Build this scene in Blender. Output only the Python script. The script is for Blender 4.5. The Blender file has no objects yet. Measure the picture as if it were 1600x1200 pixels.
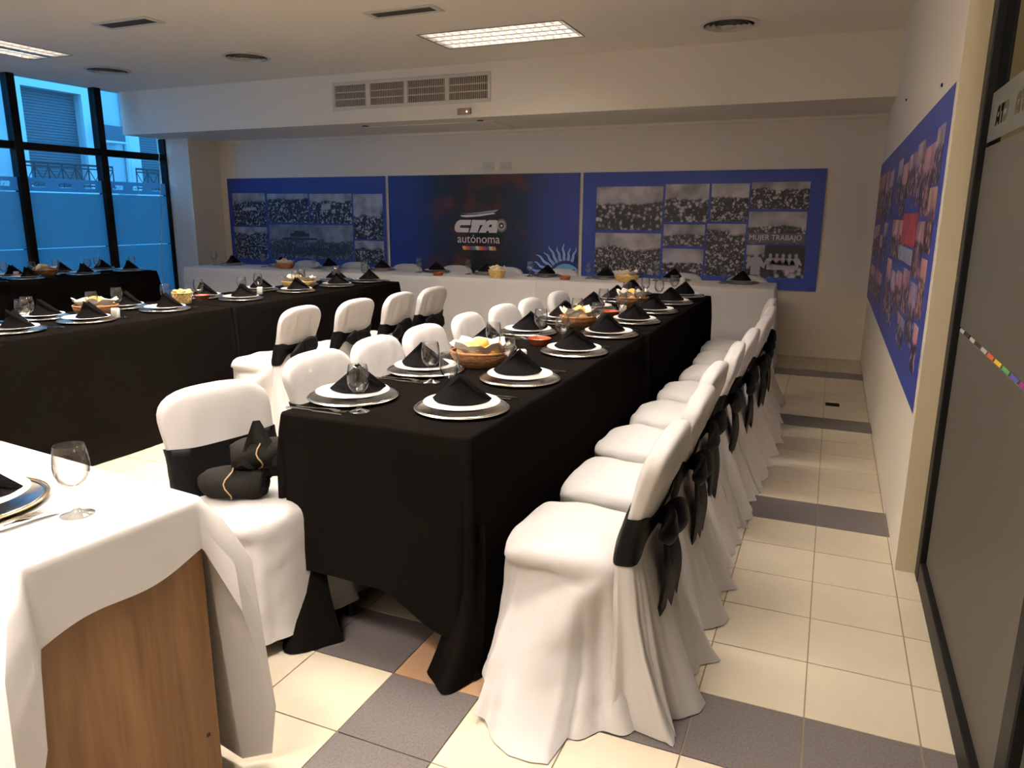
import bpy, bmesh, math, random
from mathutils import Vector, Matrix
PI = math.pi
SC = bpy.context.scene
COL = SC.collection
RND = random.Random(7)

# ------------------------------------------------------------------ camera
H = 1.42
YAW, PITCH, ROLL, FPX = map(float, (23.15, 12.98, 0.32, 1150.5))
def make_camera():
    y, p, r = (math.radians(a) for a in (YAW, PITCH, ROLL))
    f = Vector((-math.sin(y) * math.cos(p), math.cos(y) * math.cos(p), -math.sin(p)))
    rt = Vector((math.cos(y), math.sin(y), 0)); up = rt.cross(f)
    rt2 = math.cos(r) * rt + math.sin(r) * up; up2 = -math.sin(r) * rt + math.cos(r) * up
    cd = bpy.data.cameras.new('camera'); cd.sensor_width = 36; cd.lens = FPX * 36 / 1600
    cd.clip_start = 0.02; cd.clip_end = 200
    co = bpy.data.objects.new('camera', cd); COL.objects.link(co)
    m = Matrix((rt2, up2, -f)).transposed().to_4x4(); m.translation = (0, 0, H)
    co.matrix_world = m
    SC.camera = co
make_camera()

# ------------------------------------------------------------------ sky, exposure
w = bpy.data.worlds.new('World'); SC.world = w; w.use_nodes = True
bg = w.node_tree.nodes['Background']
bg.inputs[0].default_value = (0.06, 0.335, 0.78, 1); bg.inputs[1].default_value = 4.3
SC.view_settings.view_transform = 'Standard'; SC.view_settings.look = 'None'
SC.view_settings.gamma = 1; SC.view_settings.use_curve_mapping = False
SC.view_settings.exposure = 0.18
cy = SC.cycles
cy.max_bounces = 10; cy.diffuse_bounces = 7; cy.glossy_bounces = 4; cy.transmission_bounces = 8; cy.transparent_max_bounces = 12
cy.caustics_reflective = False; cy.caustics_refractive = False; cy.sample_clamp_indirect = 6
LAMP_COL = (1.0, 0.895, 0.81)
LAMP_STR = 200.0          # glow of the fluorescent panels

# ------------------------------------------------------------------ materials
MATS = {}
def mat(name, col=(.8, .8, .8), rough=.6, metal=0, trans=0, ior=1.45, bump=0, bscale=80, sheen=0, spec=.5, var=0, vscale=4, coat=0):
    if name in MATS: return MATS[name]
    m = bpy.data.materials.new(name); m.use_nodes = True; MATS[name] = m
    nt = m.node_tree; b = nt.nodes['Principled BSDF']
    b.inputs['Base Color'].default_value = (*col, 1); b.inputs['Roughness'].default_value = rough
    b.inputs['Metallic'].default_value = metal; b.inputs['IOR'].default_value = ior
    b.inputs['Transmission Weight'].default_value = trans
    b.inputs['Specular IOR Level'].default_value = spec
    b.inputs['Sheen Weight'].default_value = sheen
    b.inputs['Coat Weight'].default_value = coat
    tc = None
    if bump or var:
        tc = nt.nodes.new('ShaderNodeTexCoord')
    if bump:
        n = nt.nodes.new('ShaderNodeTexNoise'); n.inputs['Scale'].default_value = bscale; n.inputs['Detail'].default_value = 3
        nt.links.new(tc.outputs['Object'], n.inputs['Vector'])
        bp = nt.nodes.new('ShaderNodeBump'); bp.inputs['Strength'].default_value = bump; bp.inputs['Distance'].default_value = .01
        nt.links.new(n.outputs['Fac'], bp.inputs['Height']); nt.links.new(bp.outputs['Normal'], b.inputs['Normal'])
    if var:
        n = nt.nodes.new('ShaderNodeTexNoise'); n.inputs['Scale'].default_value = vscale; n.inputs['Detail'].default_value = 4
        nt.links.new(tc.outputs['Object'], n.inputs['Vector'])
        r = nt.nodes.new('ShaderNodeValToRGB')
        r.color_ramp.elements[0].position = .3; r.color_ramp.elements[1].position = .7
        r.color_ramp.elements[0].color = (*[max(0, c * (1 - var)) for c in col], 1)
        r.color_ramp.elements[1].color = (*[min(1, c * (1 + var)) for c in col], 1)
        nt.links.new(n.outputs['Fac'], r.inputs['Fac']); nt.links.new(r.outputs['Color'], b.inputs['Base Color'])
    return m

def mat_emit(name, col, strength):
    if name in MATS: return MATS[name]
    m = mat(name, (.9, .9, .9)); b = m.node_tree.nodes['Principled BSDF']
    b.inputs['Emission Color'].default_value = (*col, 1); b.inputs['Emission Strength'].default_value = strength
    return m

def mat_pane(name):
    if name in MATS: return MATS[name]
    m = bpy.data.materials.new(name); m.use_nodes = True; MATS[name] = m
    nt = m.node_tree; nt.nodes.clear()
    o = nt.nodes.new('ShaderNodeOutputMaterial'); mx = nt.nodes.new('ShaderNodeMixShader')
    t = nt.nodes.new('ShaderNodeBsdfTransparent'); g = nt.nodes.new('ShaderNodeBsdfGlossy'); g.inputs['Roughness'].default_value = .02
    t.inputs[0].default_value = (.93, .96, .97, 1)
    mx.inputs[0].default_value = .05
    nt.links.new(t.outputs[0], mx.inputs[1]); nt.links.new(g.outputs[0], mx.inputs[2]); nt.links.new(mx.outputs[0], o.inputs[0])
    return m

def mat_frost(name, col, dcol, fac=.7, gloss=.04, clear=.0):
    """milky window film: scatters light through, a little diffuse of its own, a soft sheen"""
    if name in MATS: return MATS[name]
    m = bpy.data.materials.new(name); m.use_nodes = True; MATS[name] = m
    nt = m.node_tree; nt.nodes.clear(); N = nt.nodes.new; L = nt.links.new
    o = N('ShaderNodeOutputMaterial'); a = N('ShaderNodeMixShader'); b = N('ShaderNodeMixShader'); c = N('ShaderNodeMixShader')
    t = N('ShaderNodeBsdfTranslucent'); t.inputs[0].default_value = (*col, 1)
    d = N('ShaderNodeBsdfDiffuse'); d.inputs[0].default_value = (*dcol, 1)
    g = N('ShaderNodeBsdfGlossy'); g.inputs['Roughness'].default_value = .35
    tr = N('ShaderNodeBsdfTransparent')
    a.inputs[0].default_value = fac; b.inputs[0].default_value = gloss; c.inputs[0].default_value = clear
    L(d.outputs[0], a.inputs[1]); L(t.outputs[0], a.inputs[2]); L(a.outputs[0], b.inputs[1]); L(g.outputs[0], b.inputs[2])
    L(b.outputs[0], c.inputs[1]); L(tr.outputs[0], c.inputs[2]); L(c.outputs[0], o.inputs[0])
    return m

def mat_wood(name, c1, c2):
    if name in MATS: return MATS[name]
    m = mat(name, c1, .45, spec=.4); nt = m.node_tree; b = nt.nodes['Principled BSDF']; N = nt.nodes.new; L = nt.links.new
    tc = N('ShaderNodeTexCoord'); mp = N('ShaderNodeMapping'); mp.inputs['Scale'].default_value = (1, 1, .16)
    n = N('ShaderNodeTexNoise'); n.inputs['Scale'].default_value = 6; n.inputs['Detail'].default_value = 6; n.inputs['Distortion'].default_value = 1.4
    n2 = N('ShaderNodeTexNoise'); n2.inputs['Scale'].default_value = 60; n2.inputs['Detail'].default_value = 5
    mp2 = N('ShaderNodeMapping'); mp2.inputs['Scale'].default_value = (1, 1, .04)
    r = N('ShaderNodeValToRGB'); r.color_ramp.elements[0].position = .34; r.color_ramp.elements[1].position = .68
    r.color_ramp.elements[0].color = (*c2, 1); r.color_ramp.elements[1].color = (*c1, 1)
    ad = N('ShaderNodeMath'); ad.operation = 'MULTIPLY_ADD'; ad.inputs[1].default_value = .35
    L(tc.outputs['Object'], mp.inputs[0]); L(tc.outputs['Object'], mp2.inputs[0]); L(mp.outputs[0], n.inputs['Vector']); L(mp2.outputs[0], n2.inputs['Vector'])
    sb = N('ShaderNodeMath'); sb.operation = 'MULTIPLY_ADD'; sb.inputs[1].default_value = .8; sb.inputs[2].default_value = -.08
    L(n.outputs['Fac'], sb.inputs[0]); L(n2.outputs['Fac'], ad.inputs[0]); L(sb.outputs[0], ad.inputs[2]); L(ad.outputs[0], r.inputs[0]); L(r.outputs[0], b.inputs['Base Color'])
    return m

def mat_blueprint(name, base, line):
    """printed blue board with faint rows of lettering"""
    if name in MATS: return MATS[name]
    m = mat(name, base, .45, spec=.35); nt = m.node_tree; b = nt.nodes['Principled BSDF']; N = nt.nodes.new; L = nt.links.new
    tc = N('ShaderNodeTexCoord'); sp = N('ShaderNodeSeparateXYZ'); L(tc.outputs['Object'], sp.inputs[0])
    ml = N('ShaderNodeMath'); ml.operation = 'MULTIPLY'; ml.inputs[1].default_value = 2 * PI / .055
    sn = N('ShaderNodeMath'); sn.operation = 'SINE'; L(sp.outputs['Z'], ml.inputs[0]); L(ml.outputs[0], sn.inputs[0])
    gt = N('ShaderNodeMath'); gt.operation = 'GREATER_THAN'; gt.inputs[1].default_value = .2; L(sn.outputs[0], gt.inputs[0])
    n = N('ShaderNodeTexNoise'); n.inputs['Scale'].default_value = 60; L(tc.outputs['Object'], n.inputs['Vector'])
    g2 = N('ShaderNodeMath'); g2.operation = 'GREATER_THAN'; g2.inputs[1].default_value = .5; L(n.outputs['Fac'], g2.inputs[0])
    mu = N('ShaderNodeMath'); mu.operation = 'MULTIPLY'; L(gt.outputs[0], mu.inputs[0]); L(g2.outputs[0], mu.inputs[1])
    mx = N('ShaderNodeMixRGB'); mx.inputs[1].default_value = (*base, 1); mx.inputs[2].default_value = (*line, 1)
    L(mu.outputs[0], mx.inputs[0]); L(mx.outputs[0], b.inputs['Base Color'])
    return m

def mat_photo(name, dark, light, scale=26, sky=.3, seed=0, sat=None, contrast=.5):
    """black and white print of a crowd under a paler strip of sky / buildings"""
    if name in MATS: return MATS[name]
    m = mat(name, light, .45, spec=.35); nt = m.node_tree; b = nt.nodes['Principled BSDF']; N = nt.nodes.new; L = nt.links.new
    tc = N('ShaderNodeTexCoord'); mp = N('ShaderNodeMapping'); mp.inputs['Location'].default_value = (seed * 3.1, seed * 1.7, seed * .9)
    L(tc.outputs['Object'], mp.inputs[0])
    v = N('ShaderNodeTexVoronoi'); v.inputs['Scale'].default_value = scale; L(mp.outputs[0], v.inputs['Vector'])
    n = N('ShaderNodeTexNoise'); n.inputs['Scale'].default_value = scale * .55; n.inputs['Detail'].default_value = 5; L(mp.outputs[0], n.inputs['Vector'])
    big = N('ShaderNodeTexNoise'); big.inputs['Scale'].default_value = 5; big.inputs['Detail'].default_value = 2; L(mp.outputs[0], big.inputs['Vector'])
    sg = N('ShaderNodeSeparateXYZ'); L(tc.outputs['Generated'], sg.inputs[0])
    a = N('ShaderNodeMath'); a.operation = 'MULTIPLY_ADD'; a.inputs[1].default_value = .55; L(v.outputs['Distance'], a.inputs[0]); L(n.outputs['Fac'], a.inputs[2])
    r = N('ShaderNodeValToRGB'); r.color_ramp.interpolation = 'EASE'
    r.color_ramp.elements[0].position = .5; r.color_ramp.elements[1].position = .82
    r.color_ramp.elements[0].color = (*light, 1); r.color_ramp.elements[1].color = (*dark, 1)
    L(a.outputs[0], r.inputs[0])
    r2 = N('ShaderNodeValToRGB'); r2.color_ramp.elements[0].position = .35; r2.color_ramp.elements[1].position = .65
    mid = [(x * .4 + y * .6) for x, y in zip(dark, light)]
    r2.color_ramp.elements[0].color = (*[c * .65 for c in mid], 1); r2.color_ramp.elements[1].color = (*light, 1)
    L(big.outputs['Fac'], r2.inputs[0])
    wob = N('ShaderNodeMath'); wob.operation = 'MULTIPLY_ADD'; wob.inputs[1].default_value = .35; L(big.outputs['Fac'], wob.inputs[0]); L(sg.outputs['Z'], wob.inputs[2])
    mr = N('ShaderNodeMapRange'); mr.inputs['From Min'].default_value = 1.14 - sky; mr.inputs['From Max'].default_value = 1.2 - sky; L(wob.outputs[0], mr.inputs[0])
    mx = N('ShaderNodeMixRGB'); L(mr.outputs[0], mx.inputs[0]); L(r.outputs[0], mx.inputs[1]); L(r2.outputs[0], mx.inputs[2])
    out = mx
    if sat:
        n3 = N('ShaderNodeTexNoise'); n3.inputs['Scale'].default_value = 9; L(mp.outputs[0], n3.inputs['Vector'])
        r3 = N('ShaderNodeValToRGB'); els = r3.color_ramp.elements
        els[0].position = .3; els[0].color = (*sat[0], 1); els[1].position = .7; els[1].color = (*sat[-1], 1)
        for k, c in enumerate(sat[1:-1]):
            e = els.new(.3 + .4 * (k + 1) / (len(sat) - 1)); e.color = (*c, 1)
        L(n3.outputs['Fac'], r3.inputs[0])
        m2 = N('ShaderNodeMixRGB'); m2.blend_type = 'MULTIPLY'; m2.inputs[0].default_value = .9; L(mx.outputs[0], m2.inputs[1]); L(r3.outputs[0], m2.inputs[2]); out = m2
    L(out.outputs[0], b.inputs['Base Color'])
    return m

def mat_centre(name):
    """blue board whose print fades to a dark crowd with rusty patches in the middle"""
    m = mat(name, (.02, .03, .06), .4, spec=.35); nt = m.node_tree; b = nt.nodes['Principled BSDF']; N = nt.nodes.new; L = nt.links.new
    tc = N('ShaderNodeTexCoord'); sg = N('ShaderNodeSeparateXYZ'); L(tc.outputs['Generated'], sg.inputs[0])
    r = N('ShaderNodeValToRGB'); e = r.color_ramp.elements
    e[0].position = 0; e[0].color = (.018, .035, .24, 1); e[1].position = 1; e[1].color = (.035, .05, .27, 1)
    for p, c in ((.12, (.014, .035, .2)), (.27, (.006, .014, .05)), (.42, (.008, .008, .012)), (.6, (.008, .009, .013)), (.73, (.008, .022, .06)), (.86, (.022, .045, .2))):
        x = e.new(p); x.color = (*c, 1)
    L(sg.outputs['X'], r.inputs[0])
    n = N('ShaderNodeTexNoise'); n.inputs['Scale'].default_value = 3.2; n.inputs['Detail'].default_value = 3; L(tc.outputs['Object'], n.inputs['Vector'])
    mr = N('ShaderNodeMapRange'); mr.inputs['From Min'].default_value = .52; mr.inputs['From Max'].default_value = .68; L(n.outputs['Fac'], mr.inputs[0])
    c2 = N('ShaderNodeValToRGB'); f = c2.color_ramp.elements
    f[0].position = .15; f[0].color = (0, 0, 0, 1); f[1].position = .85; f[1].color = (0, 0, 0, 1)
    x = f.new(.3); x.color = (.7, .7, .7, 1); x = f.new(.7); x.color = (.7, .7, .7, 1)
    L(sg.outputs['X'], c2.inputs[0])
    mu = N('ShaderNodeMath'); mu.operation = 'MULTIPLY'; L(mr.outputs[0], mu.inputs[0]); L(c2.outputs[0], mu.inputs[1])
    mx = N('ShaderNodeMixRGB'); mx.inputs[2].default_value = (.1, .028, .012, 1); L(mu.outputs[0], mx.inputs[0]); L(r.outputs[0], mx.inputs[1]); L(mx.outputs[0], b.inputs['Base Color'])
    return m

WALL = mat('wall_paint', (.84, .775, .655), .75, bump=.03, bscale=200)
CEIL = mat('ceiling_paint', (.88, .81, .69), .8, bump=.02, bscale=200)
JAMB = mat('jamb_paint', (.6, .52, .36), .6)
TILE = mat('tile_cream', (.56, .49, .37), .16, spec=.5, var=.05, vscale=3)
TILED = mat('tile_slate', (.12, .105, .1), .32, spec=.45, var=.25, vscale=160)
TILEB = mat('tile_tan', (.4, .24, .14), .3, var=.06)
GROUT = mat('grout', (.24, .19, .12), .9)
BLACKF = mat('frame_black', (.006, .0055, .0055), .45, spec=.15)
WCLOTH = mat('white_polyester', (.54, .517, .496), .75, sheen=.1, bump=.38, bscale=11)
WTCLOTH = mat('white_table_linen', (.66, .632, .605), .8, sheen=.1, bump=.16, bscale=9)
BCLOTH = mat('black_table_linen', (.0046, .0038, .0033), .9, bump=.04, bscale=500, spec=0)
SATIN = mat('black_satin', (.0028, .0026, .0026), .5, spec=.12)
NAPK = mat('black_napkin_cotton', (.0062, .0056, .0058), .9, bump=.05, bscale=600, spec=0)
SILVER = mat('brushed_silver', (.72, .69, .63), .22, metal=1)
STEEL = mat('polished_steel', (.72, .7, .66), .16, metal=1)
GOLD = mat('gold_rim', (.75, .56, .25), .25, metal=1)
CHINA = mat('white_china', (.82, .8, .75), .12, coat=.3)
def mat_glass(name):
    m = bpy.data.materials.new(name); m.use_nodes = True; MATS[name] = m
    nt = m.node_tree; nt.nodes.clear(); N = nt.nodes.new; L = nt.links.new
    o = N('ShaderNodeOutputMaterial'); mx = N('ShaderNodeMixShader'); t = N('ShaderNodeBsdfTransparent'); g = N('ShaderNodeBsdfGlossy')
    t.inputs[0].default_value = (.955, .955, .945, 1); g.inputs['Roughness'].default_value = .03
    f = N('ShaderNodeLayerWeight'); f.inputs['Blend'].default_value = .5
    p = N('ShaderNodeMath'); p.operation = 'POWER'; p.inputs[1].default_value = 2.6
    q = N('ShaderNodeMath'); q.operation = 'MULTIPLY_ADD'; q.inputs[1].default_value = .85; q.inputs[2].default_value = .07
    cr = N('ShaderNodeMixRGB'); cr.inputs[1].default_value = (.965, .965, .955, 1); cr.inputs[2].default_value = (.42, .42, .41, 1)
    L(p.outputs[0], cr.inputs[0]); L(cr.outputs[0], t.inputs[0])
    L(f.outputs['Facing'], p.inputs[0]); L(p.outputs[0], q.inputs[0]); L(q.outputs[0], mx.inputs[0]); L(t.outputs[0], mx.inputs[1]); L(g.outputs[0], mx.inputs[2]); L(mx.outputs[0], o.inputs[0])
    return m
GLASS = mat_glass('clear_glass')
WICKER = mat('brown_wicker', (.34, .15, .055), .55, var=.35, vscale=60)
STRAW = mat('pale_straw', (.66, .45, .17), .55, var=.25, vscale=60)
CRUST = mat('bread_crust', (.72, .42, .1), .6, var=.35, vscale=16, bump=.3, bscale=40)
CRUSTP = mat('pale_bread', (.78, .56, .26), .6, var=.25, vscale=16, bump=.3, bscale=40)
PAPER = mat('paper_napkin', (.84, .81, .75), .85)
CLAY = mat('glazed_terracotta', (.3, .062, .022), .25, coat=.3)
WHITEC = mat('white_ceramic', (.74, .71, .62), .25)
WOOD = mat_wood('desk_woodgrain', (.32, .175, .075), (.15, .068, .024))
DARKLEG = mat('black_metal', (.01, .01, .01), .35, metal=.3)
GRILLE = mat('grille_dark', (.07, .06, .05), .6)
ALU = mat('cream_metal', (.62, .58, .5), .4)
LOUV = mat('louvre_white', (.82, .8, .76), .35)
BLADE = mat('louvre_silver', (.62, .6, .57), .4)
PANE = mat_pane('window_glass')

# ------------------------------------------------------------------ mesh helpers
class MB:
    def __init__(s): s.v = []; s.f = []
    def add(s, vs, fs):
        o = len(s.v); s.v += [tuple(v) for v in vs]; s.f += [tuple(i + o for i in f) for f in fs]; return s
    def box(s, x0, x1, y0, y1, z0, z1):
        vs = [(x, y, z) for x in (x0, x1) for y in (y0, y1) for z in (z0, z1)]
        return s.add(vs, [(0, 1, 3, 2), (4, 6, 7, 5), (0, 4, 5, 1), (2, 3, 7, 6), (0, 2, 6, 4), (1, 5, 7, 3)])
    def bbox(s, x0, x1, y0, y1, z0, z1, b=.004):
        """box with chamfered upright edges and top/bottom rims"""
        r = []
        for (e, z) in ((b, z0), (0, z0 + b), (0, z1 - b), (b, z1)):
            X0, X1, Y0, Y1 = x0 + e, x1 - e, y0 + e, y1 - e
            r.append([(X0 + b, Y0, z), (X1 - b, Y0, z), (X1, Y0 + b, z), (X1, Y1 - b, z), (X1 - b, Y1, z), (X0 + b, Y1, z), (X0, Y1 - b, z), (X0, Y0 + b, z)])
        return s.rings(r, cap0=True, cap1=True)
    def rings(s, R, cap0=False, cap1=False, closed=True):
        n = len(R[0]); vs = [p for r in R for p in r]; fs = []
        for k in range(len(R) - 1):
            for i in range(n if closed else n - 1):
                j = (i + 1) % n; fs.append((k * n + i, k * n + j, (k + 1) * n + j, (k + 1) * n + i))
        if cap0: fs.append(tuple(reversed(range(n))))
        if cap1: fs.append(tuple((len(R) - 1) * n + i for i in range(n)))
        return s.add(vs, fs)
    def lathe(s, prof, n=32, cx=0, cy=0, cap=True):
        R = [[(cx + r * math.cos(2 * PI * i / n), cy + r * math.sin(2 * PI * i / n), z) for i in range(n)] for r, z in prof]
        return s.rings(R, cap0=cap, cap1=cap)
    def tube(s, pts, r, n=8, caps=True):
        pts = [Vector(p) for p in pts]; R = []; rr = r if isinstance(r, (list, tuple)) else [r] * len(pts)
        ref = None
        for k, p in enumerate(pts):
            d = (pts[min(k + 1, len(pts) - 1)] - pts[max(k - 1, 0)]).normalized()
            if ref is None: ref = Vector((0, 0, 1)) if abs(d.z) < .9 else Vector((1, 0, 0))
            a = (ref - d * ref.dot(d)).normalized(); b = d.cross(a); ref = a
            R.append([tuple(p + a * rr[k] * math.cos(2 * PI * i / n) + b * rr[k] * math.sin(2 * PI * i / n)) for i in range(n)])
        return s.rings(R, cap0=caps, cap1=caps)
    def torus(s, a, b, r, z, n=40, m=6, cx=0, cy=0, wob=0, k=0, ph=0):
        R = []
        for i in range(n + 1):
            t = 2 * PI * i / n; q = 1 + wob * math.sin(k * t + ph)
            R.append([(cx + (a * q + r * math.cos(2 * PI * j / m)) * math.cos(t), cy + (b * q + r * math.cos(2 * PI * j / m)) * math.sin(t), z + r * math.sin(2 * PI * j / m)) for j in range(m)])
        return s.rings(R)
    def mesh(s, name, material, smooth=False):
        me = bpy.data.meshes.new(name); me.from_pydata(s.v, [], s.f); me.materials.append(material)
        me.validate()
        bm = bmesh.new(); bm.from_mesh(me); bmesh.ops.recalc_face_normals(bm, faces=bm.faces); bm.to_mesh(me); bm.free()
        if smooth is not False:
            for p in me.polygons: p.use_smooth = True
            if smooth is not True:
                me.set_sharp_from_angle(angle=math.radians(smooth))
        return me
    def build(s, name, material, parent=None, smooth=False, loc=None):
        return ob(name, s.mesh(name, material, smooth), parent, loc)

def ob(name, data, parent=None, loc=None, rz=0):
    o = bpy.data.objects.new(name, data); COL.objects.link(o)
    if parent: o.parent = parent
    if loc: o.location = loc
    if rz: o.rotation_euler = (0, 0, rz)
    return o
def tag(o, label=None, cat=None, group=None, kind=None):
    if label: o['label'] = label
    if cat: o['category'] = cat
    if group: o['group'] = group
    if kind: o['kind'] = kind
    return o
def empty(name, loc=(0, 0, 0), rz=0, parent=None):
    o = ob(name, None, parent, loc, rz); o.empty_display_size = .1; return o
def struct(o): o['kind'] = 'structure'; return o

def poly2d(name, loops, depth, material, parent=None):
    """flat plate from closed outlines in the XZ plane (inner outlines become holes), facing -Y"""
    cu = bpy.data.curves.new(name, 'CURVE'); cu.dimensions = '2D'; cu.fill_mode = 'BOTH'; cu.extrude = depth / 2
    for lp in loops:
        sp = cu.splines.new('POLY'); sp.points.add(len(lp) - 1); sp.use_cyclic_u = True
        for i, (x, z) in enumerate(lp): sp.points[i].co = (x, z, 0, 1)
    t = bpy.data.objects.new('tmp', cu); COL.objects.link(t)
    dg = bpy.context.evaluated_depsgraph_get(); me = bpy.data.meshes.new_from_object(t.evaluated_get(dg))
    bpy.data.objects.remove(t); bpy.data.curves.remove(cu)
    me.transform(Matrix.Rotation(PI / 2, 4, 'X')); me.name = name
    me.materials.clear(); me.materials.append(material)
    return me
def text_loops(txt, size, bold=0):
    """outlines of lettering as polylines (x, z)"""
    cu = bpy.data.curves.new('t', 'FONT'); cu.body = txt; cu.size = size; cu.offset = bold; cu.resolution_u = 3; cu.fill_mode = 'NONE'
    t = bpy.data.objects.new('tmp', cu); COL.objects.link(t)
    dg = bpy.context.evaluated_depsgraph_get(); me = bpy.data.meshes.new_from_object(t.evaluated_get(dg))
    nb = {}
    for e in me.edges:
        a, b = e.vertices; nb.setdefault(a, []).append(b); nb.setdefault(b, []).append(a)
    seen = set(); loops = []
    for v0 in nb:
        if v0 in seen: continue
        lp = [v0]; seen.add(v0); cur = v0
        while True:
            nx = [q for q in nb[cur] if q not in seen]
            if not nx: break
            cur = nx[0]; seen.add(cur); lp.append(cur)
        if len(lp) > 2: loops.append([(me.vertices[i].co.x, me.vertices[i].co.y) for i in lp])
    bpy.data.objects.remove(t); bpy.data.curves.remove(cu); bpy.data.meshes.remove(me)
    return loops
def fit(loops, x0, x1, z0, z1, shear=0, flip=False):
    xs = [p[0] for l in loops for p in l]; zs = [p[1] for l in loops for p in l]
    a, b, c, d = min(xs), max(xs), min(zs), max(zs)
    out = []
    for l in loops:
        q = []
        for x, z in l:
            u = (x - a) / (b - a); v = (z - c) / (d - c)
            if flip: u = 1 - u
            q.append((x0 + u * (x1 - x0) + shear * v, z0 + v * (z1 - z0)))
        out.append(q)
    return out
CTA = [  # heavy slanted capitals, drawn upright here, sheared when placed
    [(1.3, 1), (.45, 1), (.25, .95), (.1, .82), (.02, .62), (0, .38), (.05, .18), (.16, .05), (.32, 0), (1.25, 0), (1.25, .36), (.5, .36), (.44, .44), (.48, .54), (.58, .58), (1.3, .58)],
    [(1.38, 1), (2.55, 1), (2.5, .6), (2.12, .6), (2.02, 0), (1.34, 0), (1.44, .6), (1.38, .6)],
    [(2.62, .9), (2.8, 1), (3.35, 1), (3.55, .92), (3.62, .75), (3.62, 0), (2.95, 0), (2.95, .14), (2.75, .14), (2.72, 0), (2.12, 0), (2.3, .5)],
    [(2.86, .44), (3.1, .44), (3.1, .64), (2.92, .64)],
]

# ------------------------------------------------------------------ room
XR, XL, YB, YR = .36, -8.3, 8.1, -3.2
ZC, ZB, YF = 2.865, 2.36, 6.98
XG = .45               # frosted partition line

PX, PY = .301, .2955
TX0, TY0 = .05, 1.757
def build_floor():
    fl = struct(MB().box(XL - .1, 2.2, YR, YB + .1, -.12, -.004).build('floor', GROUT))
    g = .0022; cache = {}; rest = {'c': MB(), 'd': MB(), 'b': MB()}
    for i in range(-29, 3):
        x0 = TX0 + i * PX; x1 = x0 + PX
        for j in range(-17, 23):
            y0 = TY0 + j * PY; y1 = min(y0 + PY, YB)
            if x1 < XL or y1 < YR or y0 >= YB: continue
            X0, X1 = max(x0, XL), min(x1, 2.2)
            dr = (j % 6 == 0); dc = (i % 6 == 2)
            k = 'b' if dr and dc else 'd' if dr or dc else 'c'
            m = {'b': TILEB, 'd': TILED, 'c': TILE}[k]
            ind = (x0 > -3.95 and x1 < .7 and 1.1 < y0 < 4.1) or (x0 > -.6 and x1 < .7 and y0 >= 4.1) or (-.6 < x0 < .4 and .5 < y0 <= 1.1)
            if ind:
                key = (k, round(X1 - X0, 4), round(y1 - y0, 4))
                if key not in cache:
                    w_, d_ = X1 - X0, y1 - y0
                    cache[key] = MB().box(g, w_ - g, g, d_ - g, -.004, 0).mesh('tile', m)
                ob('tile', cache[key], fl, (X0, y0, 0))
            else:
                rest[k].box(X0 + g, X1 - g, y0 + g, y1 - g, -.004, 0)
    for k, m in (('c', TILE), ('d', TILED), ('b', TILEB)):
        tag(rest[k].build('tile_field', m, fl), kind='stuff')
    d = MB().bbox(.0, .1, 0, .1, 0, .003, .002).build('floor_drain', mat('drain_black', (.008, .007, .007), .8, spec=.05), None, loc=(.06, 5.99, 0))
    tag(d, 'small square dark drain cover in the cream floor of the aisle', 'drain')
build_floor()

LW, LD = 1.26, .55
LAMPS = [(-2.695, 6.03, 0), (-7.06, 4.6, 1), (-2.695, 2.4, 0), (-1.5, .1, 0), (-5.2, 2.3, 0), (-2.4, -.9, 0), (-5.2, -1.2, 0), (-.75, 2.2, 0), (-3.4, 3.85, 0), (-1.7, 4.1, 0)]  # includes unseen fixtures added to fill the aisle, rear corner and far end
def ceiling():
    rects = []
    for x, y, r in LAMPS:
        a, b = (LD / 2, LW / 2) if r else (LW / 2, LD / 2)
        rects.append((x - a, x + a, y - b, y + b))
    xs = sorted({XL - .1, 2.2} | {v for q in rects for v in q[:2]}); ys = sorted({YR, YB + .1} | {v for q in rects for v in q[2:]})
    m = MB()
    for i in range(len(xs) - 1):
        for j in range(len(ys) - 1):
            cx, cy = (xs[i] + xs[i + 1]) / 2, (ys[j] + ys[j + 1]) / 2
            if any(a < cx < b and c < cy < d for a, b, c, d in rects): continue
            m.box(xs[i], xs[i + 1], ys[j], ys[j + 1], ZC, ZC + .14)
    struct(m.build('ceiling', CEIL))
ceiling()
struct(MB().box(XL - .1, .6, YB, YB + .1, 0, ZC).build('wall_back', WALL))
def right_wall():
    o = struct(MB().box(XR, XG - .012, 3.2, YB, 0, ZC).build('wall_right', WALL))
    struct(MB().box(XR - .001, XG - .012, 3.185, 3.2, 0, ZC).build('trim_1', JAMB))
right_wall()
struct(MB().box(XL - .1, 2.2, YR - .1, YR, 0, ZC).build('wall_rear', WALL))
struct(MB().box(XL, XL + .45, 7.57, YB, 0, ZB).build('column', WALL))
def bulkhead():
    o = MB().box(XL, XR, YF, YB, ZB, ZC).build('bulkhead', WALL); struct(o)
    MB().box(-4.95, -3.35, 7.3, 7.9, ZB - .006, ZB).build('access_panel', CEIL, o)
    for x in (-4.85, -3.45):
        MB().lathe([(.035, -.006), (.035, 0), (.022, 0), (.022, -.004)], 20).build('recessed_ring', GRILLE, o, loc=(x, 7.2, ZB - .002))
bulkhead()
# small cove moulding where wall meets the dropped ceiling
struct(MB().box(XL + .45, XR, YB - .035, YB, ZB - .03, ZB).build('trim_2', CEIL))
struct(MB().box(XL + .45, XR, YB - .008, YB, 0, .07).build('baseboard_back', WALL))
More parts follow.
